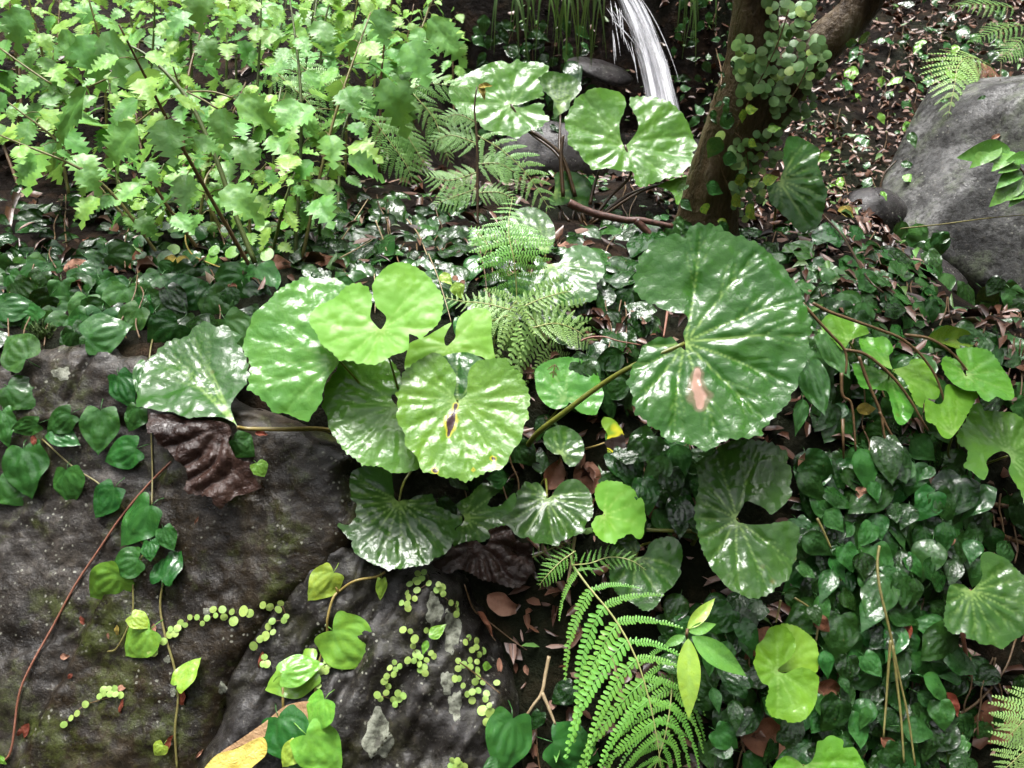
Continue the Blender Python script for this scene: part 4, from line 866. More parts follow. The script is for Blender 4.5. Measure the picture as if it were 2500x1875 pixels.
creeper('longest button fern chain hanging at the right edge of the slate rock', ZM, [(808, 850), (830, 820), (880, 842), (850, 900), (877, 882), (920, 905), (895, 930), (838, 965), (882, 975), (838, 1008), (880, 1030), (890, 1070), (795, 995), (760, 970), (760, 1020), (765, 1085), (738, 1085), (792, 1130), (870, 1105), (918, 1110), (1008, 1110), (890, 1160), (942, 1180), (818, 1185), (850, 1170), (850, 1225), (935, 1215), (960, 1255), (915, 1287, 1), (968, 1305, 1), (945, 1365, 1)])
creeper('button fern tuft at the very bottom edge of the slate', ZM, [(720, 1610), (755, 1615), (715, 1645), (770, 1640), (800, 1650), (740, 1650)])
# lichen on the slate rock
def lichen(root, cx, cy, rx, ry, seed):
    rr = random.Random(seed); P = []
    for k in range(40):
        a = 2*math.pi*k/40; q = 1+.16*math.sin(3*a+seed)+.10*math.sin(7*a+seed*2)+rr.uniform(-.06, .06); P.append((cx+rx*q*math.cos(a), cy+ry*q*math.sin(a)))
    pts, F = fill(np.array(P), 5); V = []
    ed = edge_dist(np.array(P), pts)
    for p, e in zip(pts, ed):
        g, n = hit(p[0], p[1], ROCK); V.append(g-ray(p[0], p[1])*(.0003+.0007*min(1, e/6)+.0004*rr.random()))
    F = [f[::-1] for f in F]
    wpart('lichen_patch', mesh('lichen_patch', V, F), M['lichen'], root)
for i, (cx, cy, rx, ry) in enumerate([(923, 1796, 34, 58), (1060, 1488, 20, 38), (1103, 1541, 20, 52), (1092, 1666, 16, 28), (1112, 1722, 16, 36), (850, 1620, 14, 12)]): lichen(slab_b, cx, cy, rx, ry, i)
slab_a = bpy.data.objects['rock_slab']
for i, (cx, cy, rx, ry) in enumerate([(543, 1680, 10, 15), (423, 1690, 8, 11), (505, 1495, 9, 12), (150, 912, 22, 16), (408, 1610, 8, 9)]): lichen(slab_a, cx, cy, rx, ry, 20+i)
# moss tuft on the rock edge
def moss_tuft(px, py, rpx, label, n=420):
    c, nn = hit(px, py); V = []; F = []
    for k in range(n):
        a = random.uniform(0, 6.28); q = math.sqrt(random.random()); x = px+rpx*q*math.cos(a); y = py+rpx*.9*q*math.sin(a)
        g, gn = hit(x, y); d = jit(gn, .8); L = random.uniform(.008, .02)*(1.2-q*.6); s = jit(Vector((1, 0, 0)), 1)*.0016
        o = len(V); g = g-ray(x, y)*(.02*(1-q*q)); V += [g-s, g+s, g+d*L]; F.append((o, o+1, o+2))
    o = link('moss_tuft', mesh('moss_tuft', V, F, False), M['moss']); tag(o, label, 'moss', None, 'stuff')
moss_tuft(100, 800, 36, 'small dense moss cushion on the edge of the rock at left')

# ------------------------------------------------------------------ crumpled dead leaves, fallen leaves
def dead_traced(name, label, outline, A, adv, n, mat, sharp, seed, und=.02):
    r = thing(name, base_at(*A), label, 'fallen leaf')
    traced(outline, A, adv, n, mat, r, 9, seed, -.15, .006, und, True, name='blade', sharp=sharp, step=4)
dead_traced('dead_leaf', 'big crumpled dark brown dead leaf hanging over the rock at left', Z(330, 790, [(120, 870), (250, 880), (370, 890), (460, 940), (600, 950), (760, 950), (900, 980), (945, 1060), (915, 1150), (980, 1280), (1040, 1340), (1120, 1350), (1140, 1430), (1190, 1540), (1225, 1595), (1120, 1650), (980, 1690), (900, 1760), (820, 1810), (760, 1700), (640, 1680), (510, 1650), (500, 1560), (520, 1440), (400, 1330), (330, 1240), (230, 1180), (200, 1080), (150, 1080), (120, 1000)]), (545, 1040), .045, (.05, -.75, .8), M['dead_dark'], .006, 41)
dead_traced('dead_leaf', 'crumpled blackish brown dead leaf draped below the dark leaves at centre', Z(800, 1100, [(1020, 1100), (1130, 1050), (1190, 960), (1290, 910), (1440, 880), (1530, 930), (1590, 850), (1570, 780), (1660, 750), (1740, 730), (1790, 770), (1830, 850), (1900, 900), (2000, 920), (2010, 1080), (2030, 1170), (1970, 1220), (1930, 1290), (1850, 1340), (1750, 1330), (1650, 1290), (1500, 1260), (1400, 1200), (1280, 1160), (1200, 1200), (1110, 1180)]), (1165, 1330), .06, (.0, -.7, .8), M['dead_dark'], .0055, 42)
bpx = [(745, 1713), (700, 1725), (650, 1765), (590, 1805), (560, 1828), (600, 1815), (660, 1790), (735, 1770), (765, 1742)]
r = thing('dead_leaf', base_at(600, 1830), 'long fallen leaf half yellow half tan at the bottom edge', 'fallen leaf')
traced([(765, 1712), (700, 1722), (650, 1760), (590, 1802), (540, 1836), (575, 1826), (640, 1800), (700, 1790), (760, 1775), (800, 1740)], (650, 1785), .03, (.1, -.7, .8), M['dead_tan'], r, 3, 43, .0, .002, .012, False, name='tan_half')
traced([(640, 1800), (575, 1828), (530, 1842), (495, 1880), (470, 1920), (560, 1950), (610, 1880), (650, 1840)], (600, 1830), .034, (.1, -.6, .8), M['dead_yel'], r, 3, 44, .0, .002, .012, False, name='yellow_half')
def fallen(label, b, t, mat, w=1.0, lift=.006, group=None, nj=.35):
    r0 = base_at(*b); r = thing('fallen_leaf', r0, label, 'fallen leaf', group)
    o = surf_leaf(r, T_dead, M[mat], b, t, lift, None, w, nj, .3, 'blade'); return r
FL = [
 ('pink brown fallen leaf below the crumpled leaf in the crevice', (1190, 1452), (1272, 1502), 'dead_pink', 1.2, .03),
 ('brown fallen leaf standing left of the small lime leaf', (1335, 1195), (1375, 1120), 'dead', 1.5, .02),
 ('large reddish brown fallen leaf between round dark leaves at centre', (1440, 1210), (1425, 1105), 'dead', 1.2, .015),
 ('tawny fallen leaf left of the largest round leaf', (1472, 635), (1525, 660), 'dead_pink', 1.6, .03),
 ('orange brown fallen leaf right of the wide dark leaf', (1952, 1160), (2004, 1096), 'dead_pink', 1.3, .04),
 ('wide glossy brown fallen leaf under the folded bright leaf', (1806, 1798), (1996, 1802), 'dead', 1.05, .02),
 ('orange brown fallen leaf right of the folded bright leaf', (1992, 1672), (2062, 1690), 'dead', 1.7, .04),
 ('slim brown fallen leaf behind the folded bright leaf', (1878, 1530), (1824, 1612), 'dead', .8, .03),
 ('yellow brown rotting leaf behind the seedling', (1800, 1655), (1870, 1650), 'dead_yel', 1.6, .02),
 ('dark brown fallen leaf at the lower right edge', (2480, 1715), (2365, 1825), 'dead', 1.1, .02),
 ('pink scrap of dead leaf on the stem below the largest leaf', (1566, 1100), (1556, 1140), 'dead_pink', .7, .02),
 ('red brown leaf lying by the hanging vine stem on the slab', ZB([(1180, 1150)])[0], ZB([(1165, 1290)])[0], 'dead_red', .8, .004),
 ('curled red brown leaf under the small button fern sprig', ZB([(798, 1215)])[0], ZB([(757, 1332)])[0], 'dead_red', .5, .004),
 ('red leaf in the lower left corner of the slab', ZB([(185, 1372)])[0], ZB([(95, 1510)])[0], 'dead_red', .8, .004),
 ('red leaf beside the yellow vine leaf near the bottom', ZB([(1112, 1448)])[0], ZB([(1050, 1575)])[0], 'dead_red', .8, .004),
 ('mauve leaf right of the bright heart leaf on the slab', ZB([(990, 730)])[0], ZB([(985, 812)])[0], 'dead_pink', .9, .004),
 ('tiny yellow sliver leaf on the slab left of the vine', ZB([(755, 738)])[0], ZB([(740, 828)])[0], 'dead_yel', .6, .004),
 ('tiny orange leaf beside the yellow sliver on the slab', ZB([(692, 790)])[0], ZB([(696, 830)])[0], 'dead_pink', 1.0, .004),
 ('small pink leaf on the slab near the long red vine', ZB([(388, 940)])[0], ZB([(440, 945)])[0], 'dead_pink', 1.6, .004),
 ('tiny red leaf below the small pink leaf', ZB([(465, 1052)])[0], ZB([(430, 1088)])[0], 'dead_red', 1.2, .004),
 ('dark red leaf in the crack of the slab', ZB([(520, 680)])[0], ZB([(545, 752)])[0], 'dead_red', .9, .004),
 ('thin orange leaf beside the button ferns at the slab edge', ZB([(1690, 910)])[0], ZB([(1665, 1055)])[0], 'dead_red', .5, .004),
 ('pink leaf touching the small button fern sprig', ZB([(750, 1150)])[0], ZB([(805, 1138)])[0], 'dead_pink', 1.3, .005),
 ('thin pink leaf near the bottom edge of the slab', ZB([(1305, 1540)])[0], ZB([(1250, 1605)])[0], 'dead_pink', .5, .004),
 ('orange sliver leaf high on the slab', ZB([(1278, 42)])[0], ZB([(1245, 95)])[0], 'dead_pink', .5, .004),
 ('brown leaf under the left heart leaf pair on the slab', ZB([(850, 405)])[0], ZB([(790, 445)])[0], 'dead_red', 1.0, .004),
 ('orange curled leaf at far left above the rock', Z4([(218, 198)])[0], Z4([(232, 332)])[0], 'dead_pink', .6, .03),
 ('tan leaf under the long ovate leaf at left', Z4([(410, 105)])[0], Z4([(590, 50)])[0], 'dead_pink', 1.0, .012),
 ('brown leaf scrap above the leopard plant at left', Z4([(1480, 190)])[0], Z4([(1510, 270)])[0], 'dead', 1.5, .014),
 ('orange red leaf pinned among heart leaves at left', Z4([(222, 1160)])[0], Z4([(215, 1240)])[0], 'dead_red', 1.2, .02),
 ('rusty leaf beneath the tan leaf stalk on the rock', Z4([(1640, 1152)])[0], Z4([(1720, 1156)])[0], 'dead_red', 1.2, .01),
 ('orange leaf standing in the dark crevice right of the slate', ZM([(1022, 950)])[0], ZM([(1030, 1068)])[0], 'dead_pink', .7, .02),
 ('small orange leaf inside the dark crevice', ZM([(1190, 995)])[0], ZM([(1205, 1065)])[0], 'dead_pink', 1.3, .015),
 ('pointed brown leaf hanging above the crevice', ZM([(880, 650)])[0], ZM([(1000, 800)])[0], 'dead', .45, .02),
 ('pale brown leaf right of the small lime leaf', (1575, 1228), (1640, 1275), 'dead', 1.5, .02),
]
for a in FL: fallen(*a)
for px, py, lab in ((560, 650, 'brown fallen leaf left of the thick nettle stem base'), (815, 628, 'pinkish fallen leaf right of the nettle stem bases'), (770, 615, 'brown fallen leaf between the two straight nettle stems'), (595, 612, 'tan fallen leaf just above the nettle stem bases'), (640, 640, 'brown fallen leaf touching the nettle stem bases'), (350, 640, 'brown fallen leaf left of the twin yellow leaves'), (225, 600, 'brown fallen leaf above the long ovate leaf at left'), (540, 520, 'long brown fallen leaf among bare nettle stems'), (470, 515, 'brown fallen leaf in shade left of the bare nettle stems'), (1330, 560, 'brown scrap of leaf under the fallen branch'), (1360, 598, 'small orange leaf left of the dark wet leaves')):
    a = random.uniform(0, 6.28); L = random.uniform(45, 75)
    fallen(lab, (px, py), (px+L*math.cos(a), py+.6*L*math.sin(a)), random.choice(['dead', 'dead_pink', 'dead_pink']), random.uniform(.8, 1.3), .03, 'fallen leaves below the nettles')

# ------------------------------------------------------------------ tree with climbing fern
tb = base_at(1725, 575); yT = tb.y
def yp(px, py, dy=0): return plane_pt(px, py, Vector((0, yT+dy, 0)), Vector((0, 1, 0)))
r = thing('tree', tb, 'leaning forked tree trunk with round button ferns climbing its right side', 'tree')
k = depth(tb)/FPX
tp = [yp(1712, 640), yp(1722, 560), yp(1736, 480), yp(1768, 370), yp(1806, 270), yp(1832, 150), yp(1845, 20), yp(1860, -150), yp(1900, -420), yp(1930, -800)]
tr = [92*k, 80*k, 66*k, 62*k, 66*k, 54*k, 47*k, 44*k, 40*k, 36*k]
tv, tf = tube_data(smooth_path(tp, 8), [float(x) for x in np.interp(np.linspace(0, 9, 73), range(10), tr)], 20, .03)
wpart('trunk', mesh('trunk', tv, tf), M['bark'], r); bvh('trunk', tv, [f for f in tf if len(f) == 4])
bp = [yp(1795, 400, .01), yp(1828, 320, .01), yp(1890, 230, .01), yp(1985, 130), yp(2075, 45), yp(2130, -30), yp(2230, -180), yp(2320, -420), yp(2360, -800)]
brr = [52*k, 58*k, 56*k, 46*k, 39*k, 36*k, 33*k, 30*k, 26*k]
bv_, bf = tube_data(smooth_path(bp, 8), [float(x) for x in np.interp(np.linspace(0, 8, 65), range(9), brr)], 18, .03)
wpart('branch', mesh('branch', bv_, bf), M['bark'], r); bvh('branch', bv_, [f for f in bf if len(f) == 4])
random.seed(3)
def added_crown(root, centre, rad, n, seed):  # unseen foliage and limbs, added to block sky light and break up reflections
    rr = np.random.default_rng(seed); V = []; F = []
    cl = rr.normal(size=(46, 3)); cl /= np.linalg.norm(cl, axis=1)[:, None]; cl *= rr.uniform(.25, 1, (46, 1))**.5
    for k in range(n):
        c = cl[rr.integers(46)]*np.array(rad)+np.array(centre)+rr.normal(size=3)*np.array([.34, .34, .18])
        a = rr.uniform(0, 6.28); L = rr.uniform(.10, .17); w_ = L*.28; d = np.array([math.cos(a), math.sin(a), rr.uniform(-.5, .3)]); sd = np.array([-math.sin(a), math.cos(a), rr.uniform(-.4, .4)])
        o = len(V); V += [c, c+d*L*.35+sd*w_, c+d*L*.8+sd*w_*.7, c+d*L, c+d*L*.8-sd*w_*.7, c+d*L*.35-sd*w_]; F.append(tuple(range(o, o+6)))
    wpart('added_crown', mesh('added_crown', V, F, True, {'vein': [0]*len(V)}), M['added_canopy'], root)
    for q in range(9):
        e = Vector(cl[q]*np.array(rad)+np.array(centre)); b0 = (tp[-1] if q % 2 else bp[-1]); m = b0.lerp(e, .5)+Vector((0, 0, .25))
        wpart('added_limb', tube('added_limb', smooth_path([b0, m, e], 5), [.035, .02, .008], 7), M['bark'], root)
added_crown(r, (2.6, .6, 4.6), (2.2, 2.4, 1.0), 2000, 4)  # set to the right, out of view, leaving the sun's path open
top1, top2 = tp[-1], bp[-1]
TR = ['trunk', 'branch']
rf = thing('button_fern', tb+Vector((.08, -.02, .1)), 'dense button fern climbing the forked tree trunk', 'climbing fern')
zone = np.array(Z3([(560, 0), (880, 0), (830, 180), (960, 300), (930, 420), (850, 560), (860, 680), (760, 780), (680, 860), (640, 1000), (560, 1130), (520, 1300), (420, 1420), (330, 1330), (350, 1050), (330, 950), (420, 880), (560, 830), (620, 760), (600, 640), (500, 640), (380, 700), (340, 480), (350, 220), (470, 220), (480, 380), (560, 280)]))
cnt = 0
fixed = Z3([(385, 258), (447, 246), (382, 340), (450, 315), (380, 416), (440, 402), (390, 492), (440, 470), (395, 592), (445, 565), (600, 110), (640, 75), (605, 235), (690, 240), (765, 210), (830, 100), (785, 345), (870, 310), (680, 400), (585, 530), (635, 588), (605, 652), (730, 658), (722, 722), (790, 625), (680, 775), (495, 862), (540, 886), (555, 945), (590, 990), (365, 910), (258, 876), (395, 1245), (405, 1095), (490, 1090), (480, 590), (545, 612), (510, 570), (850, 380), (920, 310)])
spots = list(fixed)
while len(spots) < 180:
    p = (random.uniform(zone[:, 0].min(), zone[:, 0].max()), random.uniform(zone[:, 1].min(), zone[:, 1].max()))
    if inside_poly(zone, np.array([p]))[0] and min((p[0]-q[0])**2+(p[1]-q[1])**2 for q in spots) > 170: spots.append(p)
for p in spots:
    c = cast(CAM, ray(*p), TR)
    if c is None or (c[0]-tb).length > 1.5: b = yp(p[0], p[1], .0); nn = Vector((0, -.8, .5))
    else: b, nn = c[0], c[1]
    nn = jit((nn*.4+Vector((-.1, -.75, .62))), .35); L = random.uniform(14, 22)*k*1.2; a = random.uniform(0, 6.28)
    e1 = nn.cross(Vector((0, 0, 1))).normalized(); e2 = nn.cross(e1); d = e1*math.cos(a)+e2*math.sin(a)
    b = b-ray(*p)*random.uniform(.006, .035)
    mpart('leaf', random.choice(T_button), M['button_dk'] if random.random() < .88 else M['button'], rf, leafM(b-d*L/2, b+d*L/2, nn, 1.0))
for pts in ([(350, 850), (400, 900), (430, 1000), (440, 1090)], [(250, 1000), (270, 1100), (310, 1200), (350, 1330)], [(350, 850), (470, 600), (560, 430), (640, 250), (700, 60)], [(700, 650), (760, 560), (820, 430)]):
    P = [yp(*q, -.07) for q in Z3(pts)]; wpart('runner', tube('runner', smooth_path(P, 5), .0012, 5), M['st_brown'], rf)
rg = thing('mottled_vine', tb+Vector((.03, -.03, .05)), 'yellow mottled vine leaves clinging low on the tree trunk', 'vine')
for (b, t, m) in (((400, 700), (410, 800), 'mottle'), ((420, 710), (510, 690), 'mottle'), ((370, 1120), (420, 1210), 'mottle'), ((440, 1200), (520, 1140), 'mottle'), ((530, 1170), (640, 1130), 'mottle'), ((330, 1260), (420, 1330), 'mottle'), ((435, 905), (510, 935), 'mottle'), ((420, 1330), (520, 1400), 'mottle'), ((150, 1310), (185, 1390), 'mottle'), ((240, 1420), (330, 1450), 'mottle'), ((310, 830), (290, 700), 'heart'), ((260, 880), (170, 1030), 'heart'), ((270, 1010), (400, 1030), 'heart'), ((165, 1190), (300, 1230), 'heart'), ((690, 190), (720, 260), 'heart'), ((560, 840), (660, 810), 'heart_lt')):
    b, t = Z3([b])[0], Z3([t])[0]; B = yp(*b, -.085); Tt = yp(*t, -.085); mpart('leaf', random.choice(T_ovate), M[m], rg, leafM(B, Tt, jit(Vector((0, -.8, .6)), .25), 1.15))

# ------------------------------------------------------------------ twigs and sticks
def twig(label, branches, mat, rad, lift=.03, name='twig', cat='twig', which=None, Dfix=None):
    r = thing(name, base_at(*branches[0][0][:2]), label, cat)
    for b in branches:
        if Dfix: P = [at(p[0], p[1], Dfix) for p in b]
        else:
            P = []
            for p in b: g, _ = hit(p[0], p[1], which); P.append(g-ray(p[0], p[1])*lift)
        wpart('stem', tube('stem', smooth_path(P, 6), [rad, rad*.85, rad*.6], 7, .06), mat, r)
    return r
Dt = depth(base_at(1560, 600))
twig('dark reddish fallen branch lying across stalks left of the tree trunk', [Z(1140, 480, [(995, 60), (1100, 110), (1250, 165), (1400, 200), (1560, 230), (1700, 230), (1850, 260), (2010, 290)]), Z(1140, 480, [(1655, 235), (1740, 320), (1820, 400)])], M['twig'], .0085, Dfix=Dt*.985)
Dr = depth(base_at(2200, 1000))*.93
twig('drooping dead flower stalk with bare tan ends right of the largest leaf', [zz(p) for p in ([(50, 0), (180, 150), (330, 310), (450, 440), (480, 560), (470, 690)], [(460, 455), (640, 490), (800, 600), (980, 780), (1120, 980), (1200, 1120), (1280, 1250)], [(600, 520), (680, 750), (760, 940), (820, 1100), (850, 1300), (930, 1480)], [(800, 1060), (870, 1200), (960, 1360)], [(430, 680), (440, 900), (530, 1000), (570, 1450)], [(440, 1130), (450, 1520)])], M['st_brown'], .0026, Dfix=Dr)
twig('arching thin dead stalk reaching toward the bright leaf at right', [zz(p) for p in ([(150, 0), (300, 80), (520, 160), (800, 260), (1000, 340), (1180, 480), (1330, 680), (1410, 880), (1465, 1105)], [(1050, 310), (1260, 340), (1420, 420), (1560, 540), (1725, 745)])], M['st_brown'], .0027, Dfix=Dr*1.01)
twig('pale forked stick leaning in the crevice beside the big fern', [ZM([(1345, 940), (1320, 1060), (1298, 1175), (1240, 1260), (1180, 1350)]), ZM([(1300, 1175), (1345, 1280), (1385, 1380)])], M['straw'], .0030, .03)
twig('pale straw stem under the big fern', [ZM([(1690, 800), (1740, 920), (1790, 1110), (1830, 1260), (1855, 1400)])], M['straw'], .0022, .03)
twig('pale straw stem above the big fern', [Z(1220, 1100, [(735, 840), (715, 980), (690, 1150), (660, 1290)])], M['straw'], .0028, .05)
twig('thin reddish vine arching left of the largest leaf', [Z(1140, 480, [(1110, 1410), (1200, 1375), (1340, 1370), (1480, 1410), (1700, 1450)])], M['st_red'], .0016, .06)
twig('reddish stem upright behind the largest leaf', [Z(1140, 480, [(1960, 1110), (1940, 1250), (1920, 1370)])], M['st_red'], .0024, .06)
twig('brown thin twig in the crevice below the crumpled leaf', [ZM([(800, 480), (860, 640), (960, 720), (1100, 830), (1200, 900)]), ZM([(900, 660), (970, 800), (1000, 840)]), ZM([(770, 980), (880, 1060), (1030, 1180)])], M['st_brown'], .0011, .02)
twig('dark curved twig standing in front of the litter at upper right', [Z3([(1285, 1295), (1290, 1200), (1320, 1110), (1390, 1035)])], M['pet_dark'], .0035, Dfix=2.0)
twig('thin grey twig crossing the face of the big boulder', [Z3([(1420, 1470), (1700, 1440), (2000, 1400), (2230, 1380)])], M['st_olive'], .0016, Dfix=1.62)
twig('dark thin twig slanting below the pleated leaf', [Z(1700, 300, [(1240, 900), (1400, 1070), (1500, 1220), (1600, 1400), (1700, 1550), (1830, 1659)])], M['pet_dark'], .0024, .10)
twig('yellow tendril with twin yellow leaves above the left ground cover', [Z1([(1290, 1390), (1205, 1480), (1195, 1560), (1240, 1640), (1340, 1690), (1480, 1740)])], M['dead_yel'], .0018, .05)
r = bpy.data.objects['twig'] if 'twig' in bpy.data.objects else None
for a, pts in enumerate((Z2([(0, 1560), (90, 1420), (180, 1280)]), Z2([(230, 1420), (270, 1520), (300, 1610)]), Z2([(430, 1410), (500, 1500), (560, 1640)]), Z2([(0, 1659), (110, 1600), (210, 1540)]), Z5([(570, 0), (630, 150), (680, 310), (715, 435)]), Z1([(1310, 1230), (1410, 1390), (1500, 1550)]), Z5([(220, 130), (228, 250), (225, 380)]))):
    lab = ['bare straw stem rising left of the standing dark fern stalk', 'short pale straw stem among dark leaves above the young leaf', 'thin straw stem above the upright bright fern', 'pale straw lying above the bright young leaf', 'thin tan stem falling to the tip of the second young leaf', 'slanting straw stem between nettle stalks', 'hair thin stem behind the notch of the bright young leaf'][a]
    twig(lab, [pts], M['straw'], .0016 if a not in (4, 6) else .0009, .05)

# ------------------------------------------------------------------ ferns
def pinna(name, npair, mat, wid=.20, curve=.25, sep=.9, seed=0, droop=.15, lobe=.52):
    V = []; F = []; vv = []; rr = random.Random(seed)
    def cpt(t): return np.array([curve*t*t*.5, t, -droop*t*t])
    V += [cpt(0)+np.array([-.006, 0, 0])]; vv.append(1)
    ts = np.linspace(0.02, .985, npair)
    for s in (-1, 1):
        for i, t in enumerate(ts):
            c = cpt(t); L = wid*(1-t)**.55*(.62+.38*min(1, t*6+.3))*(rr.uniform(.8, 1.1) if rr.random() > .05 else .45)+.012; h = sep/npair*lobe
            ang = R(22); dx = s*math.cos(ang); dy = math.sin(ang); px, py = -dy*s, dx*s
            o = len(V); q = []
            for (u, w_) in ((0, -.55), (.35, -.95), (.75, -.85), (1.0, -.1), (.78, .8), (.35, .95), (0, .6)):
                x = c[0]+dx*L*u+(0)*w_; y = c[1]+dy*L*u+w_*h; z = c[2]+.05*L*math.sin(u*3)-.12*L*u*u+rr.uniform(-.003, .003)
                q.append((x, y, z))
            V += [c+np.array([0, 0, .004])]; V += q; vv += [1]+[.15]*7
            for k in range(6):
                f = (o, o+1+k, o+2+k); F.append(f if s > 0 else f[::-1])
    P = [Vector(cpt(t))+Vector((0, 0, .002)) for t in np.linspace(0, 1, 8)]
    tv_, tf_ = tube_data(P, [.007, .004, .002], 4); o = len(V); V += [tuple(v) for v in tv_]; F += [tuple(i+o for i in f) for f in tf_]; vv += [.9]*len(tv_)
    me = mesh(name, np.array([tuple(v) for v in V]), F, True, {'vein': vv}); me.materials.append(mat); return me
def pinna_set(pref, mat, **kw):
    return {s: [pinna(pref, kw.get('npair', 18), mat, kw.get('wid', .17), s*kw.get('curve', .3)*(.7+.3*j), kw.get('sep', .95), j, kw.get('droop', .15), kw.get('lobe', .52)) for j in range(2)] for s in (-1, 1)}
PS = pinna_set('pinna', M['fern'], npair=22, wid=.078, curve=-.8, droop=.2, lobe=.46)
PS_p = pinna_set('pinna', M['fern_pale'], npair=13, wid=.14, curve=-.2, droop=.06, lobe=.36)
PS_b = pinna_set('pinna', M['fern_bush'], npair=14, wid=.15, curve=-.3, droop=.16, lobe=.42)
def frond(r, rach, n, prof, sets, ang=62, mat=None, smat=None, start=.12, lean=.0, face=None, rad=.0016, roll=.25, sides=(1, 1)):
    """rach: world points base->tip; prof: list of (t, pinna length in m)"""
    P = smooth_path(rach, 10); seg = [0]
    for a, b in zip(P[:-1], P[1:]): seg.append(seg[-1]+(b-a).length)
    def pt(t):
        s = t*seg[-1]; i = max(0, min(len(P)-2, int(np.searchsorted(seg, s))-1)); u = (s-seg[i])/max(seg[i+1]-seg[i], 1e-9)
        return P[i].lerp(P[i+1], u), (P[i+1]-P[i]).normalized()
    fr = wpart('rachis', tube('rachis', P, [rad, rad*.8, rad*.3], 6), smat or M['rachis'], r)
    for i in range(n):
        t = start+(1-start)*(i/(n-.4))**.92
        for s in (-1, 1):
            p, tg = pt(min(.995, t+random.uniform(-.006, .006))); L = np.interp(t, [q[0] for q in prof], [q[1] for q in prof])*random.uniform(.93, 1.06)*sides[0 if s < 0 else 1]
            if L < .004: continue
            nn = face.copy() if face is not None else Vector((0, -.6, .8)); nn = (nn-tg*nn.dot(tg)).normalized()
            sd = tg.cross(nn)*s; a = R(ang+random.uniform(-4, 4)-18*t)
            d = (tg*math.cos(a)+sd*math.sin(a)-nn*lean*random.uniform(.6, 1.2)).normalized()
            nz = (nn+sd*roll*random.uniform(-.3, 1)).normalized()
            me = random.choice(sets[s]); mpart('pinna', me, mat, r, leafM(p, p+d*L, nz, 1.0))
def pxl(pts, lift): return [hit(p[0], p[1])[0]-ray(p[0], p[1])*(p[2] if len(p) > 2 else lift) for p in pts]
# big front fern
Df = 1.16
r = thing('fern', base_at(1390, 1380), 'big bright green fern frond arching down at the bottom centre right', 'fern')
rp = [at(x, y, D) for x, y, D in ((1395, 1375, 1.20), (1435, 1430, 1.175), (1500, 1510, 1.15), (1550, 1600, 1.125), (1580, 1690, 1.11), (1600, 1780, 1.10), (1615, 1880, 1.10))]
frond(r, rp, 11, [(0, .05), (.1, .10), (.2, .155), (.35, .18), (.6, .165), (.8, .11), (.93, .05), (1, .012)], PS, 80, None, None, .05, .12, Vector((-.05, -.72, .69)), .0018, .2, (.5, 1.0))
r = thing('fern', base_at(1560, 1870), 'smaller fern frond overlapping the big front fern at the bottom edge', 'fern')
frond(r, [at(x, y, D) for x, y, D in ((1640, 1560, 1.20), (1640, 1680, 1.16), (1625, 1790, 1.13), (1590, 1900, 1.12))], 10, [(0, .06), (.3, .10), (.6, .09), (.9, .04), (1, .01)], PS, 66, None, None, .04, .15, Vector((.15, -.7, .7)), .0014)
r = thing('fern', base_at(1400, 1390), 'short fern frond reaching right across the dark leaf above the big fern', 'fern')
frond(r, [at(x, y, D) for x, y, D in ((1395, 1380, 1.19), (1440, 1375, 1.18), (1490, 1360, 1.18), (1540, 1368, 1.17), (1578, 1392, 1.17))], 13, [(0, .018), (.4, .022), (.8, .014), (1, .004)], PS_p, 70, M['fern'], None, .02, .1, Vector((0, -.6, .8)), .001)
frond(r, [at(x, y, D) for x, y, D in ((1405, 1345, 1.19), (1370, 1370, 1.18), (1340, 1400, 1.17), (1315, 1430, 1.17))], 12, [(0, .014), (.4, .022), (.8, .014), (1, .004)], PS_p, 70, M['fern'], None, .02, .1, Vector((0, -.6, .8)), .001)
frond(r, [at(x, y, D) for x, y, D in ((1300, 1360, 1.21), (1340, 1342, 1.21), (1380, 1325, 1.21), (1400, 1330, 1.2))], 10, [(0, .014), (.4, .018), (.8, .012), (1, .004)], PS_p, 70, M['fern'], None, .02, .1, Vector((0, -.6, .8)), .001)
# centre upright fern and the pale one below it
Dc = depth(base_at(1260, 700))
r = thing('fern', base_at(1262, 740), 'upright bright fern frond in the middle behind the young leaves', 'fern')
frond(r, [at(x, y, D*Dc) for x, y, D in ((1262, 745, .93), (1260, 690, .925), (1254, 630, .92), (1243, 580, .925), (1243, 530, .935), (1252, 480, .955))], 17, [(0, .022), (.15, .042), (.35, .062), (.5, .070), (.62, .062), (.75, .034), (.9, .02), (1, .006)], PS_b, 112, M['fern'], None, .06, .05, Vector((0, -.6, .8)), .0013, .0)
frond(r, [at(x, y, D*Dc) for x, y, D in ((1175, 640, .97), (1190, 600, .97), (1165, 570, .98), (1145, 555, .99))], 9, [(0, .02), (.4, .035), (1, .006)], PS_b, 70, M['fern'], None, .06, .12, Vector((0, -.75, .66)), .001)
r = thing('fern', base_at(1290, 790), 'pale green fern with dry brown tip below the upright fern', 'fern')
Dp = Dc*.905
for rch, n_, L, ag in (([(1268, 745), (1310, 790), (1338, 840), (1362, 895)], 8, .125, 78), ([(1262, 735), (1215, 790), (1205, 850), (1200, 880)], 8, .085, 74), ([(1275, 765), (1190, 742), (1125, 735), (1085, 726)], 13, .034, 74), ([(1275, 750), (1320, 730), (1370, 715), (1395, 712)], 11, .03, 74), ([(1240, 770), (1180, 790), (1120, 800)], 10, .05, 74), ([(1300, 800), (1360, 790), (1420, 815), (1455, 860)], 13, .045, 74)):
    frond(r, [at(x, y, Dp*(1+.01*i)) for i, (x, y) in enumerate(rch)], n_, [(0, L*.8), (.35, L), (.7, L*.6), (1, .01)], PS_p, ag, None, None, .0, .03, Vector((0, -.45, .9)), .0012, .0)
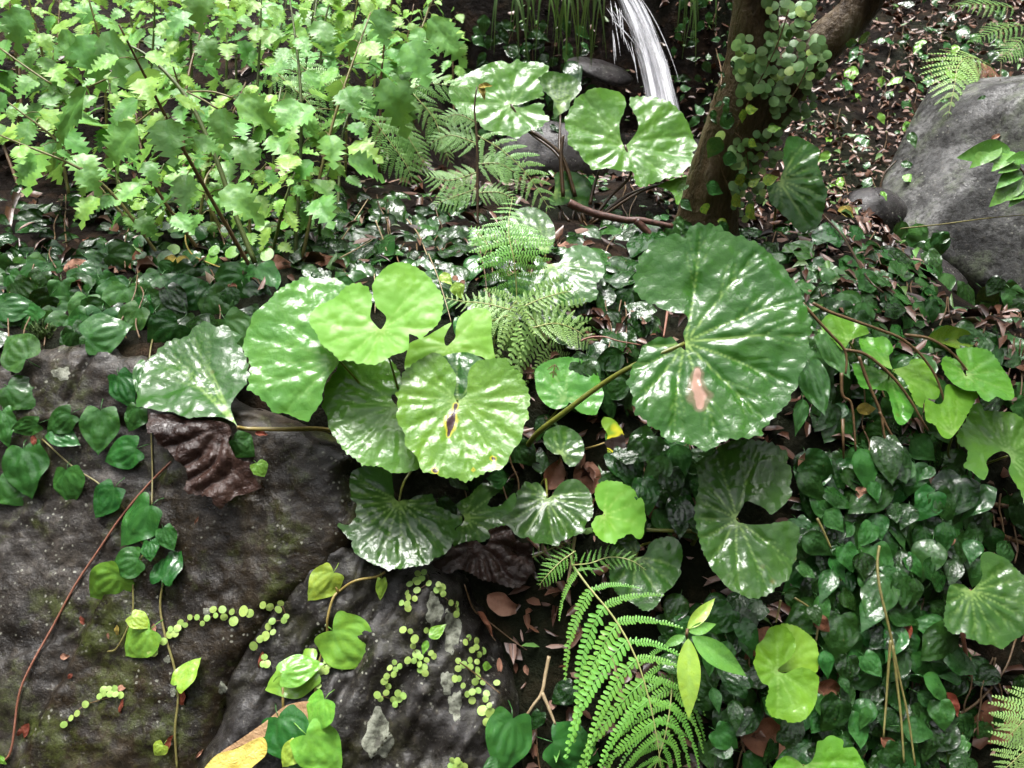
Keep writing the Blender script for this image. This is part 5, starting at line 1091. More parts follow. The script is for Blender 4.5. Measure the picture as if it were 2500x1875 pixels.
frond(r, [at(x, y, Dp*.99) for x, y in ((1355, 890), (1350, 920), (1350, 985))], 7, [(0, .016), (.5, .012), (1, .004)], PS_p, 50, M['fern_dry'], M['st_brown'], .0, .2, Vector((0, -.7, .7)), .001)
# upper right ferns
r = thing('fern', base_at(2340, 300), 'white gleaming fern frond behind the top of the big boulder', 'fern')
Dq = 2.15
frond(r, [at(x, y, D*Dq) for x, y, D in ((2420, 160, 1.05), (2370, 140, 1.02), (2340, 160, .98), (2330, 210, .95), (2315, 285, .94))], 15, [(0, .06), (.3, .10), (.6, .10), (.85, .05), (1, .01)], PS_b, 66, M['fern_pale'], None, .08, .12, Vector((-.1, -.45, .88)), .0015)
r = thing('fern', base_at(2440, 250), 'dry rust brown fern frond beside the white gleaming fern', 'fern')
frond(r, [at(x, y, D*Dq) for x, y, D in ((2380, 150, 1.03), (2410, 180, 1.02), (2430, 215, 1.02), (2440, 250, 1.02))], 10, [(0, .05), (.5, .07), (1, .01)], PS_b, 60, M['fern_dry'], M['st_brown'], .05, .15, Vector((0, -.6, .8)), .001)
r = thing('fern', base_at(2400, 30), 'feathery green fern at the top right corner', 'fern')
for (a, b, c) in (((2480, 20), (2400, 10), (2320, 15)), ((2500, 60), (2430, 75), (2380, 100)), ((2500, 90), (2470, 120), (2440, 150))):
    frond(r, [at(*a, 2.6), at(*b, 2.55), at(*c, 2.5)], 11, [(0, .04), (.4, .06), (1, .01)], PS_b, 66, None, None, .05, .12, Vector((0, -.5, .85)), .001)
# lower right corner fern
r = thing('fern', base_at(2480, 1800), 'soft bright fern tips at the lower right corner', 'fern')
for (a, b, c) in (((2580, 1700), (2520, 1740), (2460, 1800)), ((2590, 1790), (2520, 1820), (2450, 1880))):
    frond(r, [at(*a, 1.0), at(*b, 1.0), at(*c, 1.0)], 10, [(0, .03), (.4, .05), (1, .01)], PS_b, 66, M['fern_pale'], None, .05, .12, Vector((0, -.6, .8)), .001)

# ------------------------------------------------------------------ nettle thicket (upper left)
random.seed(21)
def nettle(px, py, top_px, top_py, leaves, label, group=None, size=.075, lean_y=0.0, young=.25, smat=None, bare=.25, D1=None, r=None):
    b = base_at(px, py); D0 = depth(b); t = at(top_px, top_py, (D1 or 1)*D0+lean_y)
    mid = b.lerp(t, .5)+Vector((random.uniform(-.03, .03), random.uniform(-.03, .03), .03))
    P = smooth_path([b, mid, t], 10); r = r or thing('nettle', b, label, 'herb', group)
    wpart('stem', tube('stem', P, [.0036, .003, .0014], 6), smat or random.choice([M['st_green'], M['st_olive'], M['st_brown'], M['st_green']]), r)
    ang = random.uniform(0, 3.14)
    for i in range(leaves):
        f = bare+(1-bare)*(i+.5)/leaves; p = P[min(len(P)-1, int(f*(len(P)-1)))]
        ang += math.pi/2+random.uniform(-.3, .3)
        for s in (0, math.pi):
            a = ang+s; out = Vector((math.cos(a), math.sin(a), 0)); out = (out+Vector((0, -.25, 0))).normalized()
            sz = size*(.45+.75*math.sin(math.pi*min(1, f*.82+.1)))*random.uniform(.65, 1.2)
            if f > .93: sz *= .55
            el = random.uniform(-.15, .45); d0 = (out+Vector((0, 0, el))).normalized()
            pl = sz*random.uniform(.3, .6); q = p+d0*pl
            d1 = (out+Vector((0, 0, random.uniform(-.75, .05)))).normalized()
            nz = (Vector((0, -.25, 1))+out*.3).normalized()
            o = mpart('leaf', random.choice(T_nettle), M['nettle_y'] if (f > .8 or random.random() < young) else M['nettle'], r, leafM(q, q+d1*sz, jit(nz, .28), random.uniform(.9, 1.1)))
            if sz > .03:
                ps = link('leaf_stalk', tube('leaf_stalk', [p, p.lerp(q, .5)+Vector((0, 0, .003)), q], .0009, 5), M['st_olive'])
                ps.parent = r; ps.location = -Vector(r.location)
    return r
NG = 'nettles filling the upper left'
def_lab = 'tall serrated leaf nettle in the thicket at the upper left'
nettle(620, 668, 290, 60, 8, 'nettle with a thick dark stem slanting from lower centre to the upper left', None, .065, -.25, bare=.3)
nettle(720, 645, 700, -60, 9, 'nettle with straight stems in front of the hanging fern, left of the leopard leaves', None, .05, .05)
nettle(735, 640, 905, 30, 8, 'leaning nettle at the right end of the thicket below the pale bunch of leaves', None, .058, .05)
nettle(505, 640, 330, 270, 5, 'short nettle leaning left beside the thick dark stem', None, .05, -.05)
nettle(450, 560, 555, -80, 8, 'nettle with upright stem near the top middle of the thicket', None, .055, .2)
nettle(330, 560, 20, 250, 6, 'nettle bending to the left edge with a long bare stem', None, .075, -.05, bare=.45)
nettle(400, 640, 0, 330, 5, 'low nettle stem with few leaves running to the left edge', None, .05, -.1, bare=.2)
CL = {
 'nettle clump at the top left corner of the photo': [(150, 430, 60, -40), (60, 380, 10, -80), (130, 350, 150, -60)],
 'nettle clump along the top edge, second from the left corner': [(250, 420, 200, -60), (350, 410, 380, -70), (380, 360, 320, -80)],
 'nettle clump along the top edge behind the upright stem': [(480, 420, 470, -60), (540, 380, 560, -80), (600, 440, 640, -60)],
 'nettle clump at the top above the drooping fern fronds': [(720, 430, 780, -80), (660, 370, 720, -90), (790, 360, 830, -90), (740, 300, 780, -60)],
 'pale nettle clump at the right end of the thicket, nearest the hanging grass': [(930, 420, 960, -20), (1010, 410, 1010, 10), (900, 400, 1060, -20), (980, 360, 930, -60)],
 'nettle clump behind the pale one, touching the leopard leaves': [(1090, 330, 1120, -30), (1030, 300, 1080, -60), (880, 300, 860, -60), (830, 430, 880, -50)],
 'nettle clump hidden behind the top left ones': [(60, 300, 40, -130), (200, 290, 230, -140), (320, 280, 330, -150), (430, 270, 430, -150)],
 'nettle clump hidden behind the top middle ones': [(560, 270, 540, -150), (650, 270, 660, -150), (820, 270, 800, -140), (930, 260, 950, -130)],
 'nettle clump at the left edge halfway down the thicket': [(60, 470, -40, 80), (180, 480, 130, 120)],
 'nettle clump in the left half of the thicket front': [(300, 480, 260, 130), (430, 490, 420, 150)],
 'nettle clump in the right half of the thicket front': [(560, 500, 600, 200), (680, 500, 690, 190), (820, 520, 860, 250)],
}
for lab, L_ in CL.items():
    r0 = None
    for (a, b, c, d) in L_:
        r0 = nettle(a+random.uniform(-20, 20), b, c, d, random.choice([8, 9, 10]), lab, NG, random.uniform(.038, .064), random.uniform(-.15, .12), bare=random.uniform(.2, .4), r=r0)
r0 = None
for (a, b, c, d) in ((560, 600, 540, 380), (480, 590, 450, 370), (610, 620, 650, 400), (660, 640, 720, 420), (720, 610, 740, 400), (520, 560, 560, 330), (780, 590, 810, 400), (430, 560, 400, 400), (330, 560, 300, 380), (230, 540, 210, 400)):
    r0 = nettle(a, b, c, d, 6, 'low nettle shoots with small leaves between the bare stems', NG, .034, random.uniform(-.08, .05), young=.6, bare=.1, r=r0)
# individually placed big near leaves
r = thing('nettle', base_at(520, 600), 'nearest nettle leaves, large and blurred, spread over the front of the thicket', 'herb')
Dn = 1.42
for (b, t, w, tx) in (((870, 800), (640, 1030), .95, 0), ((1420, 700), (1450, 950), .95, .1), ((1520, 640), (1800, 800), .8, .2), ((560, 570), (250, 930), .45, -.3), ((700, 200), (760, 520), .8, 0), ((420, 190), (460, 440), .6, .2), ((1300, -60), (1260, 160), 1.0, 0), ((150, 60), (60, 290), 1.1, 0), ((560, 230), (620, 520), .9, .1), ((30, 600), (-60, 760), 1.0, 0)):
    B = at(*Z1([b])[0], Dn); n = Vector((tx, -.72, .68)).normalized(); Tt = plane_pt(*Z1([t])[0], B, n)
    mpart('leaf', random.choice(T_nettle), M['nettle'], r, leafM(B, Tt, jit(n, .1), w))
for (b, t, w) in (((310, 500), (420, 800), .85), ((440, 275), (560, 530), 1.1), ((580, 120), (800, 370), .75), ((250, 60), (300, 260), 1.0), ((110, 200), (60, 320), 1.1)):
    B = at(*Z2([b])[0], 1.62); n = Vector((.05, -.7, .7)).normalized(); Tt = plane_pt(*Z2([t])[0], B, n)
    mpart('leaf', random.choice(T_nettle), M['nettle'], r, leafM(B, Tt, jit(n, .1), w))
P = [at(x, y, 1.44) for x, y in Z1([(760, 260), (920, 340), (1060, 460), (1180, 600), (1290, 790), (1420, 1100), (1500, 1350), (1640, 1690)])]
wpart('stem', tube('stem', smooth_path(P, 6), [.002, .0042, .005], 7), M['st_green'], r)
for pts in ([(870, 800), (980, 710), (1060, 640)], [(1500, 630), (1360, 590), (1200, 590)], [(570, 560), (680, 510)], [(330, 540), (180, 440), (0, 310)], [(1400, 700), (1300, 640), (1200, 590)]):
    wpart('leaf_stalk', tube('leaf_stalk', smooth_path([at(x, y, 1.43) for x, y in Z1(pts)], 5), .0018, 6), M['st_olive'], r)
# hanging ferns in the thicket
r = thing('fern', base_at(900, 560), 'drooping fern fronds hanging in front of the nettle stems at the upper centre left', 'fern')
for rch, L in (([(700, 130), (760, 180), (830, 230), (900, 280)], .07), ([(640, 150), (700, 200), (760, 260), (790, 330)], .06), ([(1010, 230), (1060, 290), (1080, 350), (1100, 400)], .05), ([(930, 210), (980, 230), (1040, 205), (1150, 215)], .065), ([(900, 280), (940, 330), (990, 400), (1010, 450)], .07), ([(960, 270), (1000, 340), (1030, 390), (1045, 420)], .05), ([(700, 220), (680, 280), (690, 340), (720, 400)], .05)):
    frond(r, [at(x, y, 1.72) for x, y in rch], 11, [(0, L*.7), (.4, L), (.8, L*.55), (1, .01)], PS_b, 64, None, None, .05, .3, Vector((0, -.62, .78)), .001)
r = thing('fern', base_at(1200, 530), 'lacy fern spreading below the leopard leaves beside a dark upright stalk', 'fern')
for rch, L in (([(1165, 330), (1230, 370), (1290, 430), (1345, 515)], .065), ([(1165, 420), (1100, 440), (1040, 430)], .05), ([(1165, 350), (1100, 330), (1050, 350)], .05), ([(1165, 400), (1220, 400), (1270, 430)], .05), ([(1165, 470), (1220, 470), (1260, 490)], .035), ([(1165, 300), (1120, 280), (1080, 290)], .04), ([(1165, 460), (1110, 480), (1060, 500)], .04)):
    frond(r, [at(x, y, 1.66) for x, y in rch], 10, [(0, L*.8), (.4, L), (.8, L*.55), (1, .01)], PS_b, 68, None, None, .05, .15, Vector((0, -.62, .78)), .001)
wpart('stalk', tube('stalk', smooth_path([at(x, y, 1.66) for x, y in Z2([(885, 1640), (885, 1300), (880, 900), (865, 700), (880, 560)])], 5), [.003, .0025, .0015], 6), M['pet_dark'], r)
surf_y = thing('yellow_leaf', at(1180, 215, 1.65), 'curled yellow leaf caught on the dark fern stalk', 'leaf')
for (b, t) in (((890, 560), (975, 540)), ((900, 540), (930, 630))):
    B = at(*Z2([b])[0], 1.645); Tt = at(*Z2([t])[0], 1.64); mpart('blade', T_dead[1], M['dead_yel'], surf_y, leafM(B, Tt, Vector((0, -.7, .7)), .9))

# ------------------------------------------------------------------ ground cover
random.seed(33)
def cover(label, poly, n, T, mats, Lpx=(60, 95), group=None, cat='vine', name='ground_vine', ang=(90, 55), lift=(.01, .045), stems=3, w=(.9, 1.15), smat='st_brown', mind=22, face=.22, up=.35):
    poly = np.array(poly, float); mn = poly.min(0); mx = poly.max(0); c = poly.mean(0)
    r = thing(name, base_at(*c), label, cat, group); pts = []; tries = 0
    while len(pts) < n and tries < 6000:
        tries += 1; p = (random.uniform(mn[0], mx[0]), random.uniform(mn[1], mx[1]))
        if inside_poly(poly, np.array([p]))[0] and all((p[0]-q[0])**2+(p[1]-q[1])**2 > mind**2 for q in pts): pts.append(p)
    for p in pts:
        L = random.uniform(*Lpx); a = R(random.gauss(ang[0], ang[1])); m = random.choice(mats)
        surf_leaf(r, T, M[m], (p[0]-L*.5*math.cos(a), p[1]-L*.5*math.sin(a)), (p[0]+L*.5*math.cos(a), p[1]+L*.5*math.sin(a)), random.uniform(*lift), None, random.uniform(*w), .36, face, up=up)
    q = sorted(pts, key=lambda k: k[1])
    for s in range(stems):
        x = random.uniform(mn[0]+.2*(mx[0]-mn[0]), mx[0]-.2*(mx[0]-mn[0])); run = []
        for y in np.linspace(mn[1]+5, mx[1]-5, 6): x += random.uniform(-18, 18); run.append((x, y))
        stem_px(r, run, random.uniform(.012, .03), .0013, M[smat])
    return r
DK = ['dark', 'dark', 'dark', 'dark', 'dark', 'ground', 'heart', 'heart']
box = lambda x0, y0, x1, y1: [(x0, y0), (x1, y0), (x1, y1), (x0, y1)]
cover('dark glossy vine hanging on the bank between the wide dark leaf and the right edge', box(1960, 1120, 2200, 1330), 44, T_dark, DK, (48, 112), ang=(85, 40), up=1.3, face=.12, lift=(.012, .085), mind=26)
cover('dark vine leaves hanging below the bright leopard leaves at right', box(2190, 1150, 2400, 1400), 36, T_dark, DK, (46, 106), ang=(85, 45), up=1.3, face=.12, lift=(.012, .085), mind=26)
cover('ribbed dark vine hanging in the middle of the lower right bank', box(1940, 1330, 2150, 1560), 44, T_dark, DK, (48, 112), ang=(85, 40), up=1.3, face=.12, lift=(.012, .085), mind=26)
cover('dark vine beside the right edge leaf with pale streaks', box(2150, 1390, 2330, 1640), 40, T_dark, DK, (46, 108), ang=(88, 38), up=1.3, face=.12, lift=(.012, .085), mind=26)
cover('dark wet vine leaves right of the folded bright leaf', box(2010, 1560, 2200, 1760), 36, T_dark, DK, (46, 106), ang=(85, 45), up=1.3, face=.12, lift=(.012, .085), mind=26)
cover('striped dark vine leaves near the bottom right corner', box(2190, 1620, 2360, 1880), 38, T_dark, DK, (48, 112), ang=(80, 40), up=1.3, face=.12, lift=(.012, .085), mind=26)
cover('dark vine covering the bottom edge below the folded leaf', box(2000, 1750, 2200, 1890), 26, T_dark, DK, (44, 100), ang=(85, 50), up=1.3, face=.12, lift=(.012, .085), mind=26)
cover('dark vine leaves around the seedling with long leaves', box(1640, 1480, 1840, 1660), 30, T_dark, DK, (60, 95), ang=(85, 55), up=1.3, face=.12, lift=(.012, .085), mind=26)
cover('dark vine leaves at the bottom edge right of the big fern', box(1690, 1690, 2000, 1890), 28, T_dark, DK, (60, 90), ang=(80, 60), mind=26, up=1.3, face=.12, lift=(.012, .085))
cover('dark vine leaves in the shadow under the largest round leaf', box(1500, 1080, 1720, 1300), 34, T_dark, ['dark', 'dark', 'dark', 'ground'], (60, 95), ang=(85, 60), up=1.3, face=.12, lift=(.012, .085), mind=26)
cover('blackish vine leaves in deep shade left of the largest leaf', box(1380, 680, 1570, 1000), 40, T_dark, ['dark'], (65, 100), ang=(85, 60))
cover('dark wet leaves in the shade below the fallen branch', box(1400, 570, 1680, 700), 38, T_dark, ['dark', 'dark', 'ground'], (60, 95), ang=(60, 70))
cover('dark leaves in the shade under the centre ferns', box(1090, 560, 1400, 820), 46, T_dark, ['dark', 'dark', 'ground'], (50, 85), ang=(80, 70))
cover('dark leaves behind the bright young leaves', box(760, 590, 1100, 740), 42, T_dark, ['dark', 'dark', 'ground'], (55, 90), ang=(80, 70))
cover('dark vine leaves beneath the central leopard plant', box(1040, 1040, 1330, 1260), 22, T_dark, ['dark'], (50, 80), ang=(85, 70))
cover('glossy ground cover leaves above the rock at far left', box(-30, 640, 250, 850), 40, T_heart, ['heart', 'ground', 'dark', 'dark'], (66, 112), ang=(85, 45), up=.0, face=.62)
cover('glossy ground cover leaves left of the central leopard plant', box(240, 640, 640, 830), 50, T_heart, ['heart', 'ground', 'dark', 'dark'], (66, 112), ang=(85, 45), up=.0, face=.62)
cover('dark low leaves under the nettle stems at left', box(-30, 470, 420, 660), 90, T_ovate, ['dark', 'dark', 'ground'], (45, 75), ang=(70, 70), mind=18, face=.55, up=.0)
cover('dark low leaves among the nettle stem bases at centre left', box(420, 470, 850, 650), 90, T_ovate, ['dark', 'dark', 'ground'], (40, 70), ang=(70, 70), mind=18, face=.5, up=.0)
cover('dark low leaves between nettles and the upright fern', box(800, 470, 1180, 620), 70, T_ovate, ['dark', 'dark', 'ground'], (40, 70), ang=(70, 70), mind=18)
cover('small green round leaves scattered under the nettles', box(330, 480, 720, 640), 46, T_button, ['heart_lt', 'heart'], (22, 36), ang=(70, 90), name='creeping_herb', cat='herb', mind=20, lift=(.02, .07))
cover('leafy undergrowth below the tree trunk', box(1640, 560, 2000, 720), 60, T_ovate, ['ground', 'dark', 'heart'], (45, 75), ang=(85, 60), mind=17)
cover('shrubby vine leaves right of the largest leaf below the dark rock', box(1970, 690, 2130, 900), 34, T_dark, ['ground', 'dark', 'heart'], (55, 85), ang=(85, 55))
cover('scattered vine leaves in the shade under the dark pitted rock', box(2090, 720, 2480, 900), 44, T_dark, ['ground', 'dark', 'heart'], (45, 75), ang=(85, 60))
cover('vine leaves over the small purplish stone', box(1960, 560, 2320, 700), 30, T_dark, ['ground', 'heart'], (40, 70), ang=(60, 60), lift=(.02, .08))
cover('wet leaves between the bright leopard leaves and dead twigs', box(2010, 900, 2330, 1130), 40, T_dark, ['ground', 'dark', 'heart'], (55, 90), ang=(85, 60))
cover('small leaves on the right edge below the boulder', box(2400, 700, 2520, 1000), 18, T_dark, ['ground', 'dark'], (45, 70), ang=(85, 60))
cover('vine leaves creeping down the gully side below the boulder', box(2110, 600, 2300, 760), 26, T_dark, ['ground', 'dark', 'heart'], (40, 75), ang=(75, 60), mind=20, lift=(.01, .06))
cover('few vine leaves on the bare soil at the right edge', box(2380, 1200, 2520, 1380), 10, T_dark, ['ground', 'dark'], (50, 80), ang=(85, 60))
cover('vine leaves on the dark soil near the lower right corner', box(2330, 1600, 2500, 1800), 12, T_dark, ['ground', 'dark'], (45, 80), ang=(85, 60))
for lab, b, t, m in (('brown leaf caught in the vines left of the hanging stems', (1985, 1500), (2030, 1545), 'dead'), ('rusty leaf caught in the vines right of the hanging stems', (2220, 1520), (2190, 1580), 'dead_red'), ('tan leaf lodged in the vines near the top of the bank', (2090, 1190), (2130, 1225), 'dead_pink'), ('brown leaf lodged in vines beside the right edge leaf', (2290, 1330), (2340, 1300), 'dead'), ('brown leaf half buried in vines at the bottom right', (2150, 1800), (2200, 1840), 'dead'), ('red brown leaf near the bottom right corner soil', (2310, 1690), (2350, 1750), 'dead_red')):
    fallen(lab, b, t, m, 1.1, .075)
twig('forked root on the bare soil at the right edge', [[(2300, 1180), (2360, 1250), (2430, 1300), (2510, 1330)], [(2360, 1250), (2400, 1230), (2480, 1240)]], M['st_brown'], .006, .012, 'root', 'root')
twig('thin twig crossing the soil near the lower right corner', [[(2300, 1760), (2380, 1720), (2450, 1640), (2480, 1560)], [(2330, 1740), (2420, 1780), (2500, 1790)]], M['st_brown'], .0022, .02)
r = cover('big ribbed glossy leaves tucked under the right rim of the largest leaf', [(1950, 860), (2040, 860), (2040, 1000), (1960, 1000)], 2, T_dark, ['ground'], (120, 130), ang=(75, 10))
for b, t, w in (((1975, 890), (2015, 1010), .7), ((2010, 820), (2080, 920), .6), ((1960, 975), (1948, 1060), .55)): surf_leaf(r, T_dark, M['ground'], b, t, .10, None, w)
# vine stems hanging free on the right bank
twig('brown vine stems hanging loose over the lower right bank', [Z(1947, 1250, p) for p in ([(800, 330), (780, 500), (800, 720), (850, 950), (910, 1200), (960, 1450), (1010, 1680), (1080, 2000), (1150, 2480)], [(910, 1250), (890, 1500), (870, 1800), (840, 2200)], [(930, 1300), (970, 1650), (1010, 2000), (1040, 2450)], [(190, 60), (260, 200), (330, 360)])], M['st_olive'], .0022, .11)
twig('thin yellow stem with hanging buds above the folded leaf', [Z(1620, 1460, [(1280, 0), (1420, 90), (1530, 200), (1580, 280)]), Z(1620, 1460, [(1145, 20), (1120, 140), (1095, 245)]), Z(1620, 1460, [(1520, 200), (1500, 350), (1480, 450)])], M['st_olive'], .0018, .06)
# lime accents on the bank
r = thing('young_vine', base_at(2140, 1470), 'bright green young leaves scattered along a hanging stem on the right bank', 'vine')
for b, t, m, w in (((675, 800), (880, 1140), 'heart_lt', .9), ((900, 1050), (1020, 1095), 'heart_yl', 1.2), ((340, 400), (460, 545), 'heart_lt', .6), ((1090, 0), (1150, 105), 'heart_lt', 1.1), ((1715, 340), (1740, 500), 'heart_lt', .8), ((370, 660), (450, 655), 'heart_yl', 1.0), ((960, 1230), (1010, 1340), 'heart_lt', .8)):
    surf_leaf(r, T_ovate, M[m], Z(1947, 1250, [b])[0], Z(1947, 1250, [t])[0], .06, None, w)
surf_leaf(r, T_ovate, M['heart_lt'], ZQ([(1670, 1400)])[0], ZQ([(1800, 1670)])[0], .06, None, .8)
# ---- seedling with long leaves
r = thing('seedling', base_at(1676, 1555), 'seedling with four long smooth leaves, one pale lime, right of the big fern', 'seedling')
for b, t, m, w in (((230, 300), (520, 0), 'seed_lt', .85), ((240, 395), (255, 1190), 'seed_lt', .85), ((275, 375), (835, 770), 'seed', 1.0), ((245, 330), (525, 255), 'seed', 1.1), ((210, 370), (0, 470), 'seed', 1.1)):
    surf_leaf(r, T_seed, M[m], Z(1620, 1460, [b])[0], Z(1620, 1460, [t])[0], .15, None, w, .12)
stem_px(r, [Z(1620, 1460, [(235, 300)])[0]+(.15,), Z(1620, 1460, [(225, 370)])[0]+(.148,), Z(1620, 1460, [(240, 420)])[0]+(.09,), Z(1620, 1460, [(250, 480)])[0]+(.0,)], 0, .002, M['st_brown'])
# leaves on the boulder
r = thing('hanging_sprig', at(2440, 420, 1.62), 'green sprig drooping in front of the big boulder at the right edge', 'plant')
for b, t in (((2120, 960), (1840, 990)), ((2150, 980), (2030, 1060)), ((2180, 1050), (2080, 1080)), ((2190, 1100), (2060, 1170)), ((2212, 1130), (2030, 1290)), ((2230, 1180), (2150, 1300)), ((2060, 930), (1900, 1040)), ((2260, 1020), (2140, 1010)), ((2250, 1230), (2120, 1250))):
    B = at(*Z3([b])[0], 1.62); Tt = at(*Z3([t])[0], 1.58); mpart('leaf', random.choice(T_seed), M['seed'], r, leafM(B, Tt, jit(Vector((-.1, -.6, .8)), .3), 1.1))
wpart('stem', tube('stem', smooth_path([at(*q, 1.62) for q in Z3([(2300, 1250), (2200, 1100), (2100, 960)])], 5), .002, 6), M['st_brown'], r)
fallen('tan curled leaf standing on the big boulder', Z3([(2000, 900)])[0], Z3([(2075, 850)])[0], 'dead_pink', 1.0, .02)
r = thing('fallen_leaf', at(2092, 10, 1.7), 'rust orange leaf hanging at the top edge beside the tree fork', 'fallen leaf')
mpart('blade', T_dead[2], M['dead_pink'], r, leafM(at(2092, -40, 1.7), at(2096, 40, 1.7), Vector((0, -.9, .3)), .8))
r = thing('fallen_leaf', base_at(2070, 520), 'yellow leaf with brown blotches left of the small purplish stone', 'fallen leaf')
surf_leaf(r, T_dead, M['dead_yel'], (2045, 515), (2095, 520), .05, None, 1.5, .1, .4, 'blade')
r = thing('yellow_leaf', base_at(2350, 825), 'torn yellow green leaf with a brown tip above the bright right leaf', 'leaf')
surf_leaf(r, T_dead, M['lp_yellow'], (2265, 825), (2412, 828), .05, None, .9, .1, .4, 'blade')
r = thing('yellow_leaf', base_at(2110, 995), 'bright yellow torn leaf below the dead twigs at right', 'leaf')
surf_leaf(r, T_dead, M['dead_yel'], (2090, 1000), (2145, 995), .05, None, .9, .1, .4, 'blade')
r = thing('yellow_leaf', base_at(430, 636), 'pair of oval yellow leaves on the yellow tendril', 'leaf')
for b, t in (((1135, 25), (1025, 50)), ((1140, 22), (1235, 75))): surf_leaf(r, T_ovate, M['dead_yel'], Z4([b])[0], Z4([t])[0], .05, None, 1.1, .1, .4, 'blade')
r = thing('yellow_leaf', base_at(1100, 690), 'small yellow green leaves with orange buds above the second young leaf', 'leaf')
for b, t, m in (((650, 130), (720, 190), 'heart_yl'), ((740, 185), (780, 275), 'heart_yl'), ((725, 145), (765, 165), 'dead_pink'), ((785, 165), (795, 205), 'dead_pink')): surf_leaf(r, T_ovate, M[m], Z5([b])[0], Z5([t])[0], .06, None, 1.4, .1, .4, 'blade')

# ------------------------------------------------------------------ waterfall, stream, back wall growth
random.seed(9)
def waterfall():
    parts = []; lipz = at(1490, -40, 2.86)
    def arc(x0, y0, x1, y1, D, bow): 
        P = []
        for k in range(9):
            t = k/8; P.append(at(x0+(x1-x0)*(t+bow*t*(1-t)), y0+(y1-y0)*(t*.55+.45*t*t), D-.12*t))
        return P
    for k in range(16):
        s = random.gauss(.5, .3); x0 = 1474+50*s+random.uniform(-6, 6); x1 = 1596+78*s+random.uniform(-16, 16); y1 = random.uniform(150, 330)
        f = random.uniform(0, .35); a = arc(x0, -50, x1, 330, 2.86+random.uniform(-.05, .05), .35)
        i0 = int(f*8); i1 = max(i0+3, int(8*random.uniform(.6, 1)))
        P = smooth_path(a[i0:i1+1], 4); r_ = random.uniform(.0005, .0015)
        parts.append(tube_data(P, [r_*.3, r_, r_*.9, r_*.25], 5))
    for k in range(26):                                        # loose veil on the left of the jet
        x0 = 1478+random.uniform(0, 45); x1 = x0+random.uniform(10, 110); a = arc(x0, random.uniform(-40, 60), x1, random.uniform(140, 260), 2.84, .2)
        i0 = random.randint(0, 5); P = smooth_path(a[i0:i0+4], 3); r_ = random.uniform(.0008, .002); parts.append(tube_data(P, [r_*.2, r_, r_*.2], 4))
    nu, nv = 30, 44; U_, W_ = np.meshgrid(np.linspace(0, 1, nu), np.linspace(0, 1, nv)); sv = []; ua = []; va = []
    for lay in range(2):
        for u, t in zip(U_.ravel(), W_.ravel()):
            x0 = 1478+52*u; x1 = 1590+82*u; tt = t+.35*t*(1-t)
            sv.append(tuple(at(x0+(x1-x0)*tt, -50+390*(t*.55+.45*t*t), 2.88-.12*t+.03*lay+.02*math.sin(u*17+lay*2)+.012*math.sin(u*41+t*3)))); ua.append(u*.998+lay*3); va.append(t)
    gf = [tuple(int(i) for i in f) for f in grid_faces(nu, nv)]; gf = gf+[tuple(i+nu*nv for i in f) for f in gf]
    so_ = link('water_sheet', mesh('water_sheet', sv, gf, True, {'wu': ua, 'wv': va}), M['sheet'])
    V, F = join_data(parts); o = link('waterfall', mesh('waterfall', V, F), M['water']); tag(o, 'thin white waterfall falling at the top beside the tree trunk', None, None, 'structure'); so_.parent = o
waterfall()
# pool below
pv = [(x, y, .515) for x, y in ((.05, 2.5), (.75, 2.45), (.85, 3.0), (.3, 3.2), (0, 3.0))]
o = link('stream_water', mesh('stream_water', pv, [tuple(range(5))]), M['pool']); tag(o, 'dark stream water at the foot of the waterfall', None, None, 'structure')
def blade(P, w, nrm):
    V = []; F = []; n = len(P)
    for i, p in enumerate(P):
        t = (P[min(i+1, n-1)]-P[max(i-1, 0)]).normalized(); s = t.cross(nrm).normalized()*w*(1-(i/(n-1))**1.6*.92); V += [p-s, p+s]
    F = [(2*i, 2*i+1, 2*i+3, 2*i+2) for i in range(n-1)]; return V, F
def grass(px, py, D, n, L, label, spread=70, group=None):
    r = thing('grass_tuft', at(px, py, D), label, 'grass', group)
    for k in range(n):
        x = px+random.uniform(-spread, spread); p = at(x, py+random.uniform(-25, 10), D+random.uniform(-.04, .04)); a = random.uniform(-.5, .5); l = L*random.uniform(.6, 1.2)
        d = Vector((a, -random.uniform(.3, .7), .25)); P = [p+d*(l*.6*t)+Vector((0, 0, -l*1.1*t*t)) for t in np.linspace(0, 1, 7)]
        V, F = blade(P, .0045, Vector((0, -1, .3))); wpart('blade', mesh('blade', V, F, attrs={'vein': [0]*len(V)}), M['grass'], r)
grass(1270, -20, 2.75, 16, .24, 'long drooping grass hanging from the top left of the waterfall', 60)
grass(1380, -30, 2.80, 16, .26, 'long drooping grass curtain just left of the waterfall', 50)
grass(1450, -40, 2.78, 14, .24, 'grass blades bending over the lip of the waterfall', 30)
grass(1700, -30, 2.85, 12, .22, 'sparse grass hanging right of the waterfall', 40)
cover('dark wet leaves on the wall left of the waterfall', box(1150, 60, 1440, 330), 70, T_ovate, ['dark', 'ground'], (28, 52), ang=(90, 50), mind=16, name='wall_vine', lift=(.01, .06), stems=2)
cover('small leaves on the dark wall right of the waterfall', box(1640, 0, 1790, 300), 40, T_ovate, ['dark', 'ground', 'heart'], (18, 38), ang=(90, 60), mind=14, name='wall_vine', lift=(.01, .05), stems=1)
cover('small leaves and stems under the round leaves by the waterfall', box(1400, 420, 1680, 560), 50, T_ovate, ['ground', 'dark', 'heart'], (22, 45), ang=(90, 70), mind=14, name='wall_vine', lift=(.0, .06), stems=3)
cover('leafy seedlings on the litter beyond the tree', box(2000, 60, 2420, 260), 34, T_ovate, ['ground', 'heart', 'heart', 'heart_lt'], (22, 44), ang=(90, 80), mind=15, name='forest_seedlings', cat='seedlings', lift=(.02, .10), stems=2)
